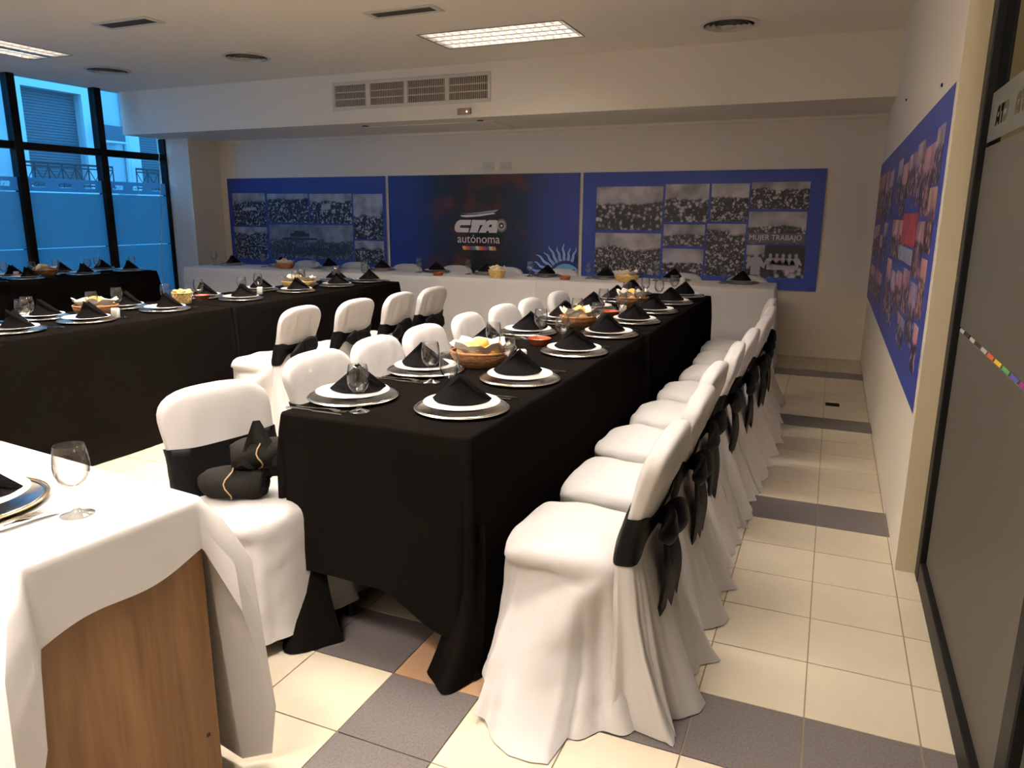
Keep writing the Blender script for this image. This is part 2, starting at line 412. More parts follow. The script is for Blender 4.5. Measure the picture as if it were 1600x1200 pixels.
# corridor beyond the partition
struct(MB().box(2.1, 2.2, YR, 4.2, 0, ZC).build('wall_corridor', mat('corridor_paint', (.62, .52, .32), .8)))
struct(MB().box(XG, 2.2, 4.2, 4.3, 0, ZC).build('wall_corridor_end', mat('corridor_paint')))
struct(MB().box(1.2, 1.45, 3.4, 3.7, 0, ZC).build('column_corridor', mat('corridor_cream', (.7, .64, .5), .8)))

# screw marks on the right wall
for k, (y, z) in enumerate(((5.796, 2.174), (3.736, 1.958))):
    s = MB().lathe([(.008, 0), (.008, .006), (.004, .008)], 10); o = s.build('wall_screw', DARKLEG, None)
    o.rotation_euler = (0, -PI / 2, 0); o.location = (XR, y, z)
    tag(o, ['tiny dark screw in the side wall, farther from the glass partition', 'tiny dark screw in the side wall, nearer the glass partition'][k], 'screw', 'screws in the side wall')

# ------------------------------------------------------------------ street window
FROST = mat_frost('street_film', (.44, .6, .64), (.2, .28, .32), fac=.85, gloss=.03)
FROSTB = mat_frost('street_film_band', (.42, .58, .66), (.3, .4, .45), fac=.85, gloss=.03)
MUL = [1.5, 2.51, 3.54, 4.57, 5.6, 6.635]
def street_window():
    wroot = struct(empty('window_1', (XL, 5, 0)))
    P = lambda mb, n, m, par=wroot, sm=False: mb.build(n, m, par, sm, loc=(0, 0, 0))
    ox = lambda y: y - 5
    ends = [.5] + MUL + [7.57]
    for y in MUL:
        P(MB().bbox(-.05, .06, ox(y) - .045, ox(y) + .045, 0, ZC, .004), 'mullion', BLACKF)
    P(MB().bbox(-.05, .06, ox(7.545), ox(7.57), 0, ZB, .004), 'mullion', BLACKF)
    P(MB().bbox(-.05, .06, ox(.5), ox(.56), 0, ZC, .004), 'mullion', BLACKF)
    for k in range(len(ends) - 1):
        a = ends[k] + .045; b = ends[k + 1] - (.045 if k < len(ends) - 2 else .025)
        P(MB().bbox(-.045, .05, ox(a), ox(b), 2.085, 2.165, .004), 'transom', BLACKF)
        P(MB().bbox(-.045, .05, ox(a), ox(b), 0, .07, .004), 'transom', BLACKF)
        P(MB().box(-.004, .004, ox(a), ox(b), .07, 2.085), 'pane', PANE)
        P(MB().box(-.004, .004, ox(a), ox(b), 2.165, ZC), 'pane', PANE)
        # milky film: clear hair lines at 1.01 m and under the lettered band
        P(MB().box(.006, .008, ox(a), ox(b), .07, 1.003), 'frosted_film', FROST)
        P(MB().box(.006, .008, ox(a), ox(b), 1.013, 1.63), 'frosted_film', FROST)
        loops = [[(a, 1.645), (b, 1.645), (b, 1.79), (a, 1.79)]]
        n = 3; wd = (b - a) / n
        for q in range(n):
            c0 = a + wd * q + wd * .2
            if k >= 4 or True:
                loops += fit(CTA, c0, c0 + wd * .5, 1.69, 1.745, .012)
        me = poly2d('lettered_film', loops, .002, FROSTB)
        me.transform(Matrix.Rotation(PI / 2, 4, 'Z'))
        me.transform(Matrix.Translation((.007, -5, 0)))
        ob('lettered_film', me, wroot)
    struct(MB().box(XL - .1, XL, YR, .5, 0, ZC).build('wall_left', WALL))
    struct(MB().box(XL - .1, XL, 7.57, YB + .1, 0, ZC).build('wall_left_end', WALL))
    c = MB().tube([(XL + .1, 7.42, 2.18), (XL + .105, 7.4, 2.1), (XL + .1, 7.38, 1.7), (XL + .1, 7.33, 1.2), (XL + .12, 7.26, .7), (XL + .12, 7.24, .02)], .006, 6).build('hanging_cable', mat('pale_cable', (.8, .85, .88), .4))
    tag(c, 'thin pale cable hanging down the window beside the white column', 'cable')
street_window()

# ------------------------------------------------------------------ house across the street
FAC = mat('facade_render', (.5, .54, .53), .85, var=.08, vscale=1.2)
FACT = mat('facade_trim', (.64, .67, .66), .8)
SHUT = mat('roller_shutter', (.13, .15, .165), .7)
IRON = mat('iron_rail', (.03, .035, .04), .6)
def house():
    h = empty('apartment_house', (-15, 11, 0))
    tag(h, 'pale apartment house with roller shutters across the street', 'building')
    B = lambda mb, n, m, par=h: mb.build(n, m, par)
    wins = [(-5.4, -4.1), (-.7, .6), (1.95, 3.3), (5.6, 6.9)]
    edges = [-11] + [e for wv in wins for e in wv] + [12]
    mb = MB()
    for i in range(0, len(edges), 2): mb.box(-.4, 0, edges[i], edges[i + 1], -.3, 9)
    for a, b in wins: mb.box(-.4, 0, a, b, 3.84, 9); mb.box(-.4, 0, a, b, -.3, 1.9)
    B(mb, 'wall', FAC)
    for a, b in wins:
        s = MB()
        wv = B(MB().box(-.2, -.16, a, b, 1.9, 3.84), 'roller_shutter', SHUT)
        n = 34
        for k in range(n):
            z = 1.9 + k * 1.94 / n
            B(MB().bbox(-.165, -.14, a, b, z + .004, z + 1.94 / n - .006, .003), 'slat', SHUT, wv)
        t = MB().box(0, .09, a - .28, a, 1.9, 4.05).box(0, .09, b, b + .28, 1.9, 4.05).box(0, .09, a, b, 3.84, 4.05)
        B(t, 'window_surround', FACT)
        B(MB().box(0, .45, a - .5, b + .35, 1.78, 1.9), 'balcony_slab', FACT)
        r = MB().tube([(.42, a - .45, 2.37), (.42, b + .3, 2.37)], .022, 6).tube([(.42, a - .45, 2.3), (.42, b + .3, 2.3)], .014, 6)
        r.tube([(.42, a - .45, 1.95), (.42, b + .3, 1.95)], .016, 6)
        q = 7; st = (b + .75 - a) / q
        for k in range(q + 1): r.tube([(.42, a - .45 + k * st, 1.9), (.42, a - .45 + k * st, 2.37)], .013, 6)
        for k in range(q):
            y0 = a - .45 + k * st; r.tube([(.42, y0, 2.3), (.42, y0 + st / 2, 2.06), (.42, y0 + st, 2.3)], .011, 5)
        B(r, 'railing', IRON)
    B(MB().box(0, .12, -11, 12, 4.55, 4.75), 'cornice', FACT)
    a = B(MB().bbox(.05, .38, .85, 1.35, 2.93, 3.25, .01), 'air_conditioner', mat('ac_box', (.1, .13, .15), .6))
    B(MB().box(0, .4, .8, 1.4, 2.89, 2.93), 'bracket', FACT)
    B(MB().tube([(.06, 1.62, -.2), (.06, 1.62, 9)], .05, 8), 'drain_pipe', FACT)
    struct(MB().box(-15, XL - .1, -6, 24, -.35, -.3).build('street', mat('asphalt', (.12, .12, .12), .9)))
house()

# ------------------------------------------------------------------ frosted partition to the corridor
PF = mat_frost('partition_film', (.5, .46, .38), (.2, .185, .16), fac=.5, gloss=.1)
PFB = mat_frost('partition_film_band', (.46, .45, .4), (.25, .25, .22), fac=.5, gloss=.06)
def partition():
    r = struct(empty('partition', (XG, 0, 0)))
    st = [3.14, 1.655, .25, -1.4, -3.16]
    for k, y in enumerate(st):
        MB().bbox(-.02, .045, y - .045, y + .04, 0, ZC, .004).build('stile', BLACKF, r)
    MB().box(-.024, -.02, 3.12, 3.13, 1.19, 1.21).build('latch', STEEL, r)
    for k in range(len(st) - 1):
        b, a = st[k] - .045, st[k + 1] + .04
        MB().bbox(-.018, .045, a, b, 0, .09, .004).build('rail', BLACKF, r)
        MB().bbox(-.018, .045, a, b, ZC - .06, ZC, .004).build('rail', BLACKF, r)
        MB().box(.008, .014, a, b, .09, ZC - .06).build('pane', PANE, r)
        MB().box(.004, .006, a, b, .09, 1.012).build('frosted_film', PF, r)
        MB().box(.004, .006, a, b, 1.03, 1.652).build('frosted_film', PF, r)
        cols = [(.75, .72, .68), (.02, .02, .02), (.7, .68, .6), (.03, .03, .03), (.62, .6, .55), (.75, .12, .03), (.8, .55, .05), (.1, .35, .1), (.1, .1, .4), (.4, .05, .3)]
        n = 13; wd = (b - a) / n
        for q in range(n):
            c = cols[min(q, 9)] if q < 10 else cols[5 + q % 5]
            y1 = b - q * wd
            MB().add([(.004, y1, 1.014), (.004, y1 - wd + .02, 1.014), (.004, y1 - wd, 1.028), (.004, y1 - .02, 1.028)], [(0, 1, 2, 3)]).build('colour_stripe', mat('stripe_%d' % cols.index(c), c, .5), r)
        loops = [[(a, 1.668), (b, 1.668), (b, 1.83), (a, 1.83)]]
        y = b - .1
        while y - .3 > a:
            loops += fit(CTA, y - .2, y, 1.712, 1.775, -.015, flip=False)
            y -= .3
        me = poly2d('lettered_film', loops, .002, PFB)
        me.transform(Matrix.Rotation(PI / 2, 4, 'Z')); me.transform(Matrix.Translation((.005, 0, 0)))
        ob('lettered_film', me, r)
partition()

# ------------------------------------------------------------------ ceiling fittings
GLOWM = mat_emit('fluorescent_glow', LAMP_COL, LAMP_STR)
GLOWD = mat_emit('dimmed_fill_glow', LAMP_COL, LAMP_STR * .42)  # reduced output for the fixtures added over the aisle and central table
GLOWF = mat_emit('faint_fluorescent_glow', LAMP_COL, LAMP_STR * .024)
def lamp_meshes():
    d = {}
    d['housing'] = MB().box(-LW / 2, LW / 2, -LD / 2, LD / 2, .12, .124).box(-LW / 2, LW / 2, -LD / 2, -LD / 2 + .003, .0, .12).box(-LW / 2, LW / 2, LD / 2 - .003, LD / 2, .0, .12).box(-LW / 2, -LW / 2 + .003, -LD / 2, LD / 2, .0, .12).box(LW / 2 - .003, LW / 2, -LD / 2, LD / 2, .0, .12).mesh('housing', LOUV)
    f = MB()
    for s in (-1, 1):
        f.bbox(-LW / 2 - .012, LW / 2 + .012, min(s * LD / 2, s * (LD / 2 + .014)), max(s * LD / 2, s * (LD / 2 + .014)), -.005, 0, .002)
        f.bbox(min(s * LW / 2, s * (LW / 2 + .014)), max(s * LW / 2, s * (LW / 2 + .014)), -LD / 2, LD / 2, -.005, 0, .002)
    d['frame'] = f.mesh('frame', mat('lamp_frame', (.3, .27, .22), .4, metal=.6))
    d['tube'] = MB().tube([(-LW / 2 + .03, 0, 0), (LW / 2 - .03, 0, 0)], .026, 10).mesh('tube', GLOWM, True)
    d['dimmed_fill_tube'] = MB().tube([(-LW / 2 + .03, 0, 0), (LW / 2 - .03, 0, 0)], .026, 10).mesh('tube', GLOWD, True)
    d['faint_tube'] = MB().tube([(-LW / 2 + .03, 0, 0), (LW / 2 - .03, 0, 0)], .026, 10).mesh('tube', GLOWF, True)
    d['louvre_blade'] = MB().box(-.0015, .0015, -LD / 2 + .003, LD / 2 - .003, .002, .06).mesh('louvre_blade', BLADE)
    d['reflector_rib'] = MB().add([(-LW / 2, -.012, .001), (LW / 2, -.012, .001), (LW / 2, .012, .001), (-LW / 2, .012, .001), (-LW / 2, 0, .055), (LW / 2, 0, .055)],
                                  [(0, 3, 2, 1), (0, 1, 5, 4), (3, 4, 5, 2), (0, 4, 3), (1, 2, 5)]).mesh('reflector_rib', BLADE)
    return d
LMS = lamp_meshes()
def lamp(k, label, centre_bar=False):
    x, y, rot = LAMPS[k]
    r = tag(empty('ceiling_light', (x, y, ZC), rot * PI / 2), label, 'ceiling light', 'louvred fluorescent ceiling lights')
    ob('housing', LMS['housing'], r); ob('frame', LMS['frame'], r)
    tm = LMS['faint_tube' if k < 2 else 'dimmed_fill_tube' if k in (7, 9) else 'tube']
    for k in range(4): ob('tube', tm, r, (0, -LD / 2 + LD * (k + .5) / 4, .085))
    for k in range(3): ob('reflector_rib', LMS['reflector_rib'], r, (0, -LD / 2 + LD * (k + 1) / 4, .0))
    for k in range(17): ob('louvre_blade', LMS['louvre_blade'], r, (-LW / 2 + LW * (k + .5) / 17, 0, 0))
    if centre_bar: MB().bbox(-LW / 2, LW / 2, -.04, .04, -.004, .001, .001).build('centre_bar', mat('lamp_frame'), r)
lamp(0, 'lit louvred fluorescent panel in the ceiling before the wall grilles')
lamp(1, 'lit louvred fluorescent panel in the ceiling near the street window', True)
lamp(2, 'lit louvred fluorescent panel above the near end of the central table')
lamp(3, 'lit louvred fluorescent panel above the aisle before the central table')
lamp(4, 'lit louvred fluorescent panel above the near part of the left table')
tag(MB().bbox(-.6, .6, -.1, .1, -.05, 0, .004).build('ceiling_light', mat_emit('corridor_fill_glow', LAMP_COL, 12), None, False, (1.3, 1.2, ZC)), 'added unseen strip light in the corridor, brightening the frosted glass', 'ceiling light')  # unseen strip light added to brighten the frosted partition from behind
lamp(5, 'lit louvred fluorescent panel toward the rear wall')
lamp(6, 'added unseen fluorescent panel raising ambient light, rear corner of the ceiling')  # unseen fixture added to raise the room's ambient light
lamp(7, 'added unseen fluorescent panel brightening the chairs along the aisle')  # unseen dimmed fixture added to brighten the aisle floor and seats
lamp(8, 'added unseen fluorescent panel brightening the far end, between the two black table runs')  # unseen fixture added to light the far end, as the visible panels are dimmed
lamp(9, 'added unseen fluorescent panel brightening the back area, above the middle of the central table')  # unseen dimmed fixture added to brighten the back wall and head table

def slot_grille(x0, x1, y0, y1, label):
    r = tag(empty('ceiling_grille', ((x0 + x1) / 2, (y0 + y1) / 2, ZC)), label, 'vent', 'slot grilles in the ceiling')
    a, b = (x1 - x0) / 2, (y1 - y0) / 2; e = .045
    f = MB().bbox(-a, a, -b, -b + e, -.008, 0, .002).bbox(-a, a, b - e, b, -.008, 0, .002).bbox(-a, -a + e, -b + e, b - e, -.008, 0, .002).bbox(a - e, a, -b + e, b - e, -.008, 0, .002)
    f.build('frame', ALU, r)
    MB().box(-a + e, a - e, -b + e, b - e, -.002, 0).build('backing', mat('vent_shadow', (.03, .026, .02), .9), r)
    m = MB(); n = 9
    for k in range(n):
        y = -b + e + (2 * b - 2 * e) * (k + .5) / n; m.box(-a + e, a - e, y - .002, y + .002, -.008, -.002)
    tag(m.build('fins', GRILLE, r), kind='stuff')
slot_grille(-3.35, -2.76, 4.98, 5.175, 'dark slot grille in the ceiling next to the lit panel')
slot_grille(-5.53, -4.94, 4.45, 4.66, 'dark slot grille in the ceiling toward the street window')

def diffuser(x, y, label):
    r = tag(empty('air_diffuser', (x, y, ZC)), label, 'vent', 'round ceiling air diffusers')
    MB().lathe([(.225, 0), (.225, -.006), (.2, -.016), (.19, -.012), (.19, 0)], 40, cap=False).build('outer_ring', ALU, r, 50)
    MB().lathe([(.19, -.001), (0.001, -.001)], 40, cap=False).build('backing', mat('vent_shadow'), r)
    for k, (ra, rb) in enumerate(((.178, .15), (.138, .11), (.098, .07))):
        MB().lathe([(ra, -.02), (rb, -.004), (rb - .004, -.004), (ra - .004, -.024)], 40, cap=False).build('cone_ring', ALU, r, 50)
    MB().lathe([(.058, -.022), (.055, -.026), (.0, -.03)], 30, cap=False).build('centre_cap', ALU, r, 50)
diffuser(-.9, 6.33, 'round cream air diffuser in the ceiling near the side wall')
diffuser(-5.28, 5.9, 'round cream air diffuser in the ceiling, middle of the three')
diffuser(-7.13, 5.89, 'round cream air diffuser in the ceiling beside the street window')

def wall_grille():
    fr = tag(empty('wall_grille', (0, YF, 0)), 'long cream frame with four finned return-air grilles on the bulkhead', 'vent')
    xs = [(-5.07, -4.68), (-4.62, -4.215), (-4.165, -3.735), (-3.685, -3.26)]
    z0, z1 = 2.535, 2.745
    m = MB(); e = .035
    m.bbox(xs[0][0] - e, xs[-1][1] + e, -.01, 0, z1, z1 + e, .003).bbox(xs[0][0] - e, xs[-1][1] + e, -.01, 0, z0 - e, z0, .003)
    eds = [xs[0][0] - e] + [v for p in xs for v in p] + [xs[-1][1] + e]
    for k in range(0, len(eds), 2): m.bbox(eds[k], eds[k + 1], -.01, 0, z0, z1, .003)
    m.build('frame', ALU, fr)
    for a, b in xs:
        g = MB().box(a, b, -.003, 0, z0, z1).build('grille_panel', mat('vent_brown', (.1, .08, .06), .8), fr)
        v = MB(); n = 20
        for k in range(n):
            x = a + (b - a) * (k + .5) / n; v.box(x - .0035, x + .0035, -.011, -.003, z0, z1)
        tag(v.build('fins', mat('fin_cream', (.5, .45, .37), .5), g), kind='stuff')
        for k in (1, 2):
            z = z0 + (z1 - z0) * k / 3; MB().box(a, b, -.013, -.006, z - .006, z + .006).build('cross_bar', mat('fin_cream'), g)
    s = empty('control_box', (-3.513, YF, 2.42)); tag(s, 'small brown control box with a lit dot under the wall grille', 'control box')
    MB().bbox(-.075, .075, -.03, 0, -.03, .03, .004).build('case', mat('box_brown', (.2, .15, .12), .4), s)
    MB().bbox(.0, .07, -.032, -.03, -.022, .022, .001).build('faceplate', mat('box_front', (.33, .2, .15), .3), s)
    MB().lathe([(.008, 0), (.006, .004)], 10).build('indicator', mat_emit('lit_dot', (1, .7, .4), 4), s).matrix_local = Matrix.Translation((.035, -.034, -.005)) @ Matrix.Rotation(PI / 2, 4, 'X')
wall_grille()
for k, x in enumerate((-3.78, -3.56)):
    p = empty('socket_plate', (x, YB, 1.96)); tag(p, ['white socket plate above the dark centre board, nearer the window', 'white socket plate above the dark centre board, nearer the side wall'][k], 'wall plate', 'socket plates above the centre board')
    MB().bbox(-.075, .075, -.012, 0, -.045, .045, .003).build('plate', mat('plate_white', (.7, .67, .6), .4), p)
    MB().bbox(-.045, .045, -.014, -.012, -.022, .022, .001).build('insert', mat('plate_insert', (.62, .58, .5), .4), p)

# ------------------------------------------------------------------ printed boards
BLUE = mat_blueprint('blue_board', (.03, .056, .29), (.037, .067, .325))
BLUE2 = mat_blueprint('blue_board_side', (.03, .05, .26), (.036, .058, .28))
EDGE = mat('board_edge', (.6, .56, .5), .6)
INK = mat('print_white', (.88, .84, .82), .5)
ZP0, ZP1 = .672, 1.875
def board(name, x0, x1, label, m, y=YB):
    r = tag(empty(name, (x0, y, ZP0)), label, 'poster', 'printed boards on the back wall')
    MB().box(0, x1 - x0, -.018, 0, 0, ZP1 - ZP0).build('backing', EDGE, r)
    MB().box(.004, x1 - x0 - .004, -.02, -.018, .002, ZP1 - ZP0 - .002).build('print', m, r)
    return r
def photo(r, x0, x1, z0, z1, m, i):
    o = MB().box(0, x1 - x0, -.0015, 0, 0, z1 - z0).build('photo', m, r)
    o.location = (x0 - r.location.x, -.0201, z0 - ZP0)
    return o
mat('print_black', (.008, .008, .009), .5)
LB = board('photo_board', -7.73, -5.178, 'blue board of old black and white crowd photos nearest the street window', BLUE)
LP = [(-7.65, -7.09, 1.25, 1.68), (-7.05, -6.375, 1.30, 1.67), (-6.35, -5.69, 1.29, 1.665), (-5.67, -5.23, 1.10, 1.66), (-7.66, -7.09, .80, 1.23), (-7.05, -5.69, .83, 1.27), (-5.67, -5.23, .79, 1.08)]
for i, (a, b, c, d) in enumerate(LP):
    if i == 5: m = mat_photo('print_arch', (.04, .06, .1), (.24, .31, .4), 40, .45, 5)
    else: m = mat_photo('print_old_%d' % i, (.013, .018, .038), (.42, .48, .58), (44, 40, 30, 34, 42, 0, 42)[i], (.3, .2, .25, .45, .2, 0, .35)[i], i)
    p = photo(LB, a, b, c, d, m, i)
    if i == 5:   # gate building and a standing row of figures
        dk = mat('print_ink', (.02, .028, .045), .5)
        w_ = b - a
        MB().box(w_ * .16, w_ * .58, -.003, -.0015, .24, .27).box(w_ * .26, w_ * .49, -.003, -.0015, .28, .33).box(w_ * .31, w_ * .44, -.003, -.0015, .33, .36).build('printed_gate', dk, p)
        q = MB()
        for k in range(40):
            x = w_ * (.03 + .94 * k / 40); hh = .1 + .05 * RND.random(); ww = .018 + .01 * RND.random()
            z0 = .06 - .02 * math.sin(k * .08)
            q.box(x, x + ww, -.003, -.0015, z0, z0 + hh)
        q.build('printed_row', dk, p)
    else:
        lt = mat('print_pale', (.34, .36, .4), .5)
        if i in (0, 2, 4, 1, 6):
            ww, hh = b - a, d - c; u, v, s1, s2 = {0: (.3, .45, .42, .12), 1: (.68, .8, .2, .2), 2: (.28, .45, .22, .24), 4: (.4, .75, .2, .1), 6: (.05, .9, .2, .08)}[i]
            MB().add([(ww * u, -.0026, hh * v), (ww * (u + s1), -.0026, hh * (v + .03)), (ww * (u + s1), -.0026, hh * (v + s2)), (ww * u, -.0026, hh * (v + s2 * .8))], [(0, 1, 2, 3)]).build('printed_banner', lt, p)
RB = board('photo_board', -2.612, -.115, 'blue board of black and white march photos with a lettered banner', BLUE)
RP = [(-2.45, -1.715, 1.26, 1.72), (-1.69, -1.235, 1.35, 1.74), (-1.21, -.835, 1.36, 1.74), (-.815, -.26, 1.485, 1.75), (-2.45, -1.715, .78, 1.225), (-1.69, -1.255, 1.10, 1.325), (-1.69, -1.255, .80, 1.07), (-1.235, -.84, .80, 1.335), (-.82, -.265, 1.14, 1.46), (-.82, -.25, .80, 1.125)]
for i, (a, b, c, d) in enumerate(RP):
    m = mat_photo('print_march_%d' % i, (.018, .015, .02), (.62, .58, .61), (22, 30, 42, 42, 60, 34, 40, 42, 36, 18)[i], (.4, .4, .3, .25, .35, .5, .5, .15, .45, .3)[i], i + 11)
    p = photo(RB, a, b, c, d, m, i)
    if i == 8:
        MB().box(.0, b - a, -.0026, -.0015, .005, .105).build('printed_banner', mat('banner_grey', (.12, .11, .12), .5), p)
        me = poly2d('banner_lettering', fit(text_loops('MUJER TRABAJO', .1, .004), .02, b - a - .03, .02, .09), .001, INK); me.transform(Matrix.Translation((0, -.0034, 0)))
        ob('banner_lettering', me, p)
    if i == 9:
        MB().box(.18, b - a, -.0026, -.0015, .2, d - c).build('printed_dark', mat('print_black', (.008, .008, .009), .5), p)
        lt = mat('print_shirt', (.45, .42, .47), .5)
        def figure(x, z, s, n):
            lp = [[(x - .05 * s, z), (x + .05 * s, z), (x + .05 * s, z + .1 * s), (x + .09 * s, z + .07 * s), (x + .1 * s, z + .1 * s), (x + .05 * s, z + .19 * s), (x + .02 * s, z + .2 * s), (x + .03 * s, z + .25 * s), (x, z + .28 * s), (x - .03 * s, z + .25 * s), (x - .02 * s, z + .2 * s), (x - .06 * s, z + .18 * s), (x - .1 * s, z + .1 * s), (x - .09 * s, z + .06 * s), (x - .05 * s, z + .1 * s)]]
            me = poly2d(n, lp, .001, lt); me.transform(Matrix.Translation((0, -.0034, 0))); ob(n, me, p)
        figure(.1, .02, .95, 'printed_figure')
        for k in range(5): figure(.24 + k * .062, .08, .6, 'printed_figure')
    if i == 0:
        q = MB()
        for k in range(9): q.box(.1 + k * .065, .135 + k * .065 + .02 * (k % 2), -.0026, -.0015, .02, .11 + .06 * RND.random())
        q.build('printed_seated_row', mat('print_black'), p)
CB = board('logo_board', -5.145, -2.643, 'dark blue centre board with white lettering and a half sun emblem', mat_centre('centre_print'))
def logo():
    r = CB; X, Z = r.location.x, ZP0
    def put(name, loops, m, dy=-.0212):
        me = poly2d(name, [[(x - X, z - Z) for x, z in l] for l in loops], .0012, m); me.transform(Matrix.Translation((0, dy, 0))); return ob(name, me, r)
    put('logo_capitals', fit(CTA, -4.232, -3.66, 1.205, 1.352, .03), INK)
    put('logo_word', fit(text_loops('aut\u00f3noma', .2, .0035), -4.182, -3.621, 1.082, 1.178), INK)
    cel = mat('print_celeste', (.3, .45, .68), .5)
    put('brush_stroke', [[(-4.16, 1.432), (-4.05, 1.425), (-3.9, 1.44), (-3.64, 1.473), (-3.66, 1.455), (-3.68, 1.445), (-3.9, 1.425), (-4.03, 1.418)]], cel)
    put('brush_stroke', [[(-4.14, 1.405), (-3.95, 1.412), (-3.7, 1.437), (-3.68, 1.425), (-3.9, 1.392), (-4.06, 1.382), (-4.13, 1.39)]], INK)
    cols = [(.75, .45, .1), (.7, .1, .05), (.25, .08, .3), (.1, .3, .2), (.75, .72, .6), (.75, .2, .05), (.6, .06, .08), (.12, .1, .3), (.7, .7, .6), (.75, .4, .08)]
    n = len(cols)
    for k, c in enumerate(cols):
        a = -4.12 + .44 * k / n; b = a + .44 / n
        put('colour_patch', [[(a + .015, 1.0), (b + .015, 1.0), (b, 1.045), (a, 1.045)]], mat('patch_%d' % k, c, .5))
    sun = [(-3.6 + (.075 if k % 2 else .045) * math.cos(2 * PI * k / 48), 1.29 + (.088 if k % 2 else .05) * math.sin(2 * PI * k / 48)) for k in range(48)]
    ring = [(-3.6 + .032 * math.cos(2 * PI * k / 20), 1.29 + .032 * math.sin(2 * PI * k / 20)) for k in range(20)]
    put('logo_sun', [sun, ring], mat('print_sand', (.5, .44, .36), .5), -.0226)
    put('logo_sun_face', [[(-3.6 + .016 * math.cos(2 * PI * k / 12), 1.288 + .016 * math.sin(2 * PI * k / 12)) for k in range(12)]], INK, -.0226)
    # half sun low at the board's right edge
    cx, cz, R = -2.79, ZP0 + .01, .19
    lt = mat('emblem_celeste', (.3, .47, .8), .5); dk = mat('emblem_navy', (.008, .012, .08), .5); disc = mat('emblem_disc', (.2, .45, .7), .5)
    xr = -2.65
    def clip(l): return [(min(x, xr), max(z, ZP0 + .004)) for x, z in l]
    put('emblem_disc', [clip([(cx + (R + .02) * math.cos(PI * k / 24), cz + (R + .02) * math.sin(PI * k / 24)) for k in range(25)])], dk)
    put('emblem_disc', [clip([(cx + R * math.cos(PI * k / 24), cz + R * math.sin(PI * k / 24)) for k in range(25)])], disc, -.0226)
    put('emblem_face', [clip([(cx + .02, cz), (cx + .12, cz), (cx + .14, cz + .05), (cx + .1, cz + .13), (cx + .05, cz + .12), (cx + .07, cz + .07)])], dk, -.024)
    for k in range(11):
        an = math.radians(176 - k * 11.5); ln = (.5 - .012 * k) * (1 if k % 2 else .92)
        for wd, m, dy in ((.034, dk, -.0212), (.018, lt, -.0226)):
            le, ri = [], []
            for s in range(9):
                t = R + .035 + (ln - R - .035) * s / 8; wv = .012 * math.sin(s * 1.3 + k) * (s / 8)
                q = wd * (1 - .75 * (s / 8) ** 2)
                ca, sa = math.cos(an), math.sin(an)
                px, pz = cx + t * ca - wv * sa, cz + t * sa + wv * ca
                le.append((px - sa * q, pz + ca * q)); ri.append((px + sa * q, pz - ca * q))
            lp = le + ri[::-1]
            if max(x for x, z in lp) > xr: 
                if min(x for x, z in lp) > xr - .05: continue
                lp = clip(lp)
            put('emblem_ray', [lp], m, dy)
logo()
# two boards along the side wall
SIDEC = [[(.9, .5, .4), (.5, .5, .8), (.9, .85, .7)], [(.8, .2, .2), (.6, .4, .6), (.9, .8, .8)], [(.5, .5, .9), (.9, .4, .3), (.8, .75, .5)]]
def side_board(y0, y1, label, photos):
    r = tag(empty('photo_board', (XR, y0, .655)), label, 'poster', 'printed boards on the side wall')
    hgt = 1.24
    MB().box(-.006, 0, 0, y1 - y0, 0, hgt).build('backing', EDGE, r)
    MB().box(-.008, -.006, .002, y1 - y0 - .002, .002, hgt - .002).build('print', BLUE2, r)
    for i, (a, b, c, d, kind) in enumerate(photos):
        if kind == 'red': m = mat('print_red_banner', (.3, .035, .06), .5, var=.4, vscale=12)
        elif kind == 'pale': m = mat('print_pale_strip', (.3, .32, .42), .5, var=.3, vscale=20)
        else: m = mat_photo('print_colour_%s_%d' % (kind, i), (.03, .02, .05), (.8, .7, .7), 26, .35, i + 31 + ord(kind), SIDEC[i % 3])
        o = MB().box(-.0015, 0, 0, (b - a) * (y1 - y0), 0, (d - c) * hgt).build('photo', m, r)
        o.location = (-.0081 - (.0016 if kind in ('red', 'pale') else 0), a * (y1 - y0), c * hgt)
side_board(3.225, 5.8, 'blue board of colour march photos on the side wall beside the glass partition',
           [(.05, .14, .72, .9, 'a'), (.15, .3, .62, .86, 'a'), (.05, .15, .5, .71, 'c'), (.31, .45, .66, .9, 'a'), (.46, .62, .7, .88, 'c'), (.63, .78, .62, .86, 'a'), (.8, .93, .68, .9, 'c'),
            (.16, .3, .4, .6, 'a'), (.5, .9, .42, .6, 'a'), (.28, .6, .5, .63, 'red'), (.3, .62, .43, .49, 'pale'), (.06, .14, .28, .48, 'a'), (.15, .27, .16, .38, 'c'), (.3, .44, .24, .41, 'a'), (.46, .6, .2, .38, 'a'), (.62, .75, .1, .36, 'c'), (.06, .13, .1, .26, 'a'), (.78, .94, .12, .4, 'a'), (.3, .44, .1, .22, 'c')])
side_board(5.8, 8.05, 'blue board of colour march photos on the side wall by the far corner',
           [(.08, .3, .62, .88, 'b'), (.33, .5, .55, .9, 'd'), (.55, .95, .6, .9, 'b'), (.1, .28, .36, .58, 'd'), (.32, .5, .3, .5, 'b'), (.55, .75, .34, .56, 'b'), (.78, .95, .3, .55, 'd'), (.12, .45, .1, .28, 'b'), (.55, .92, .08, .27, 'd')])

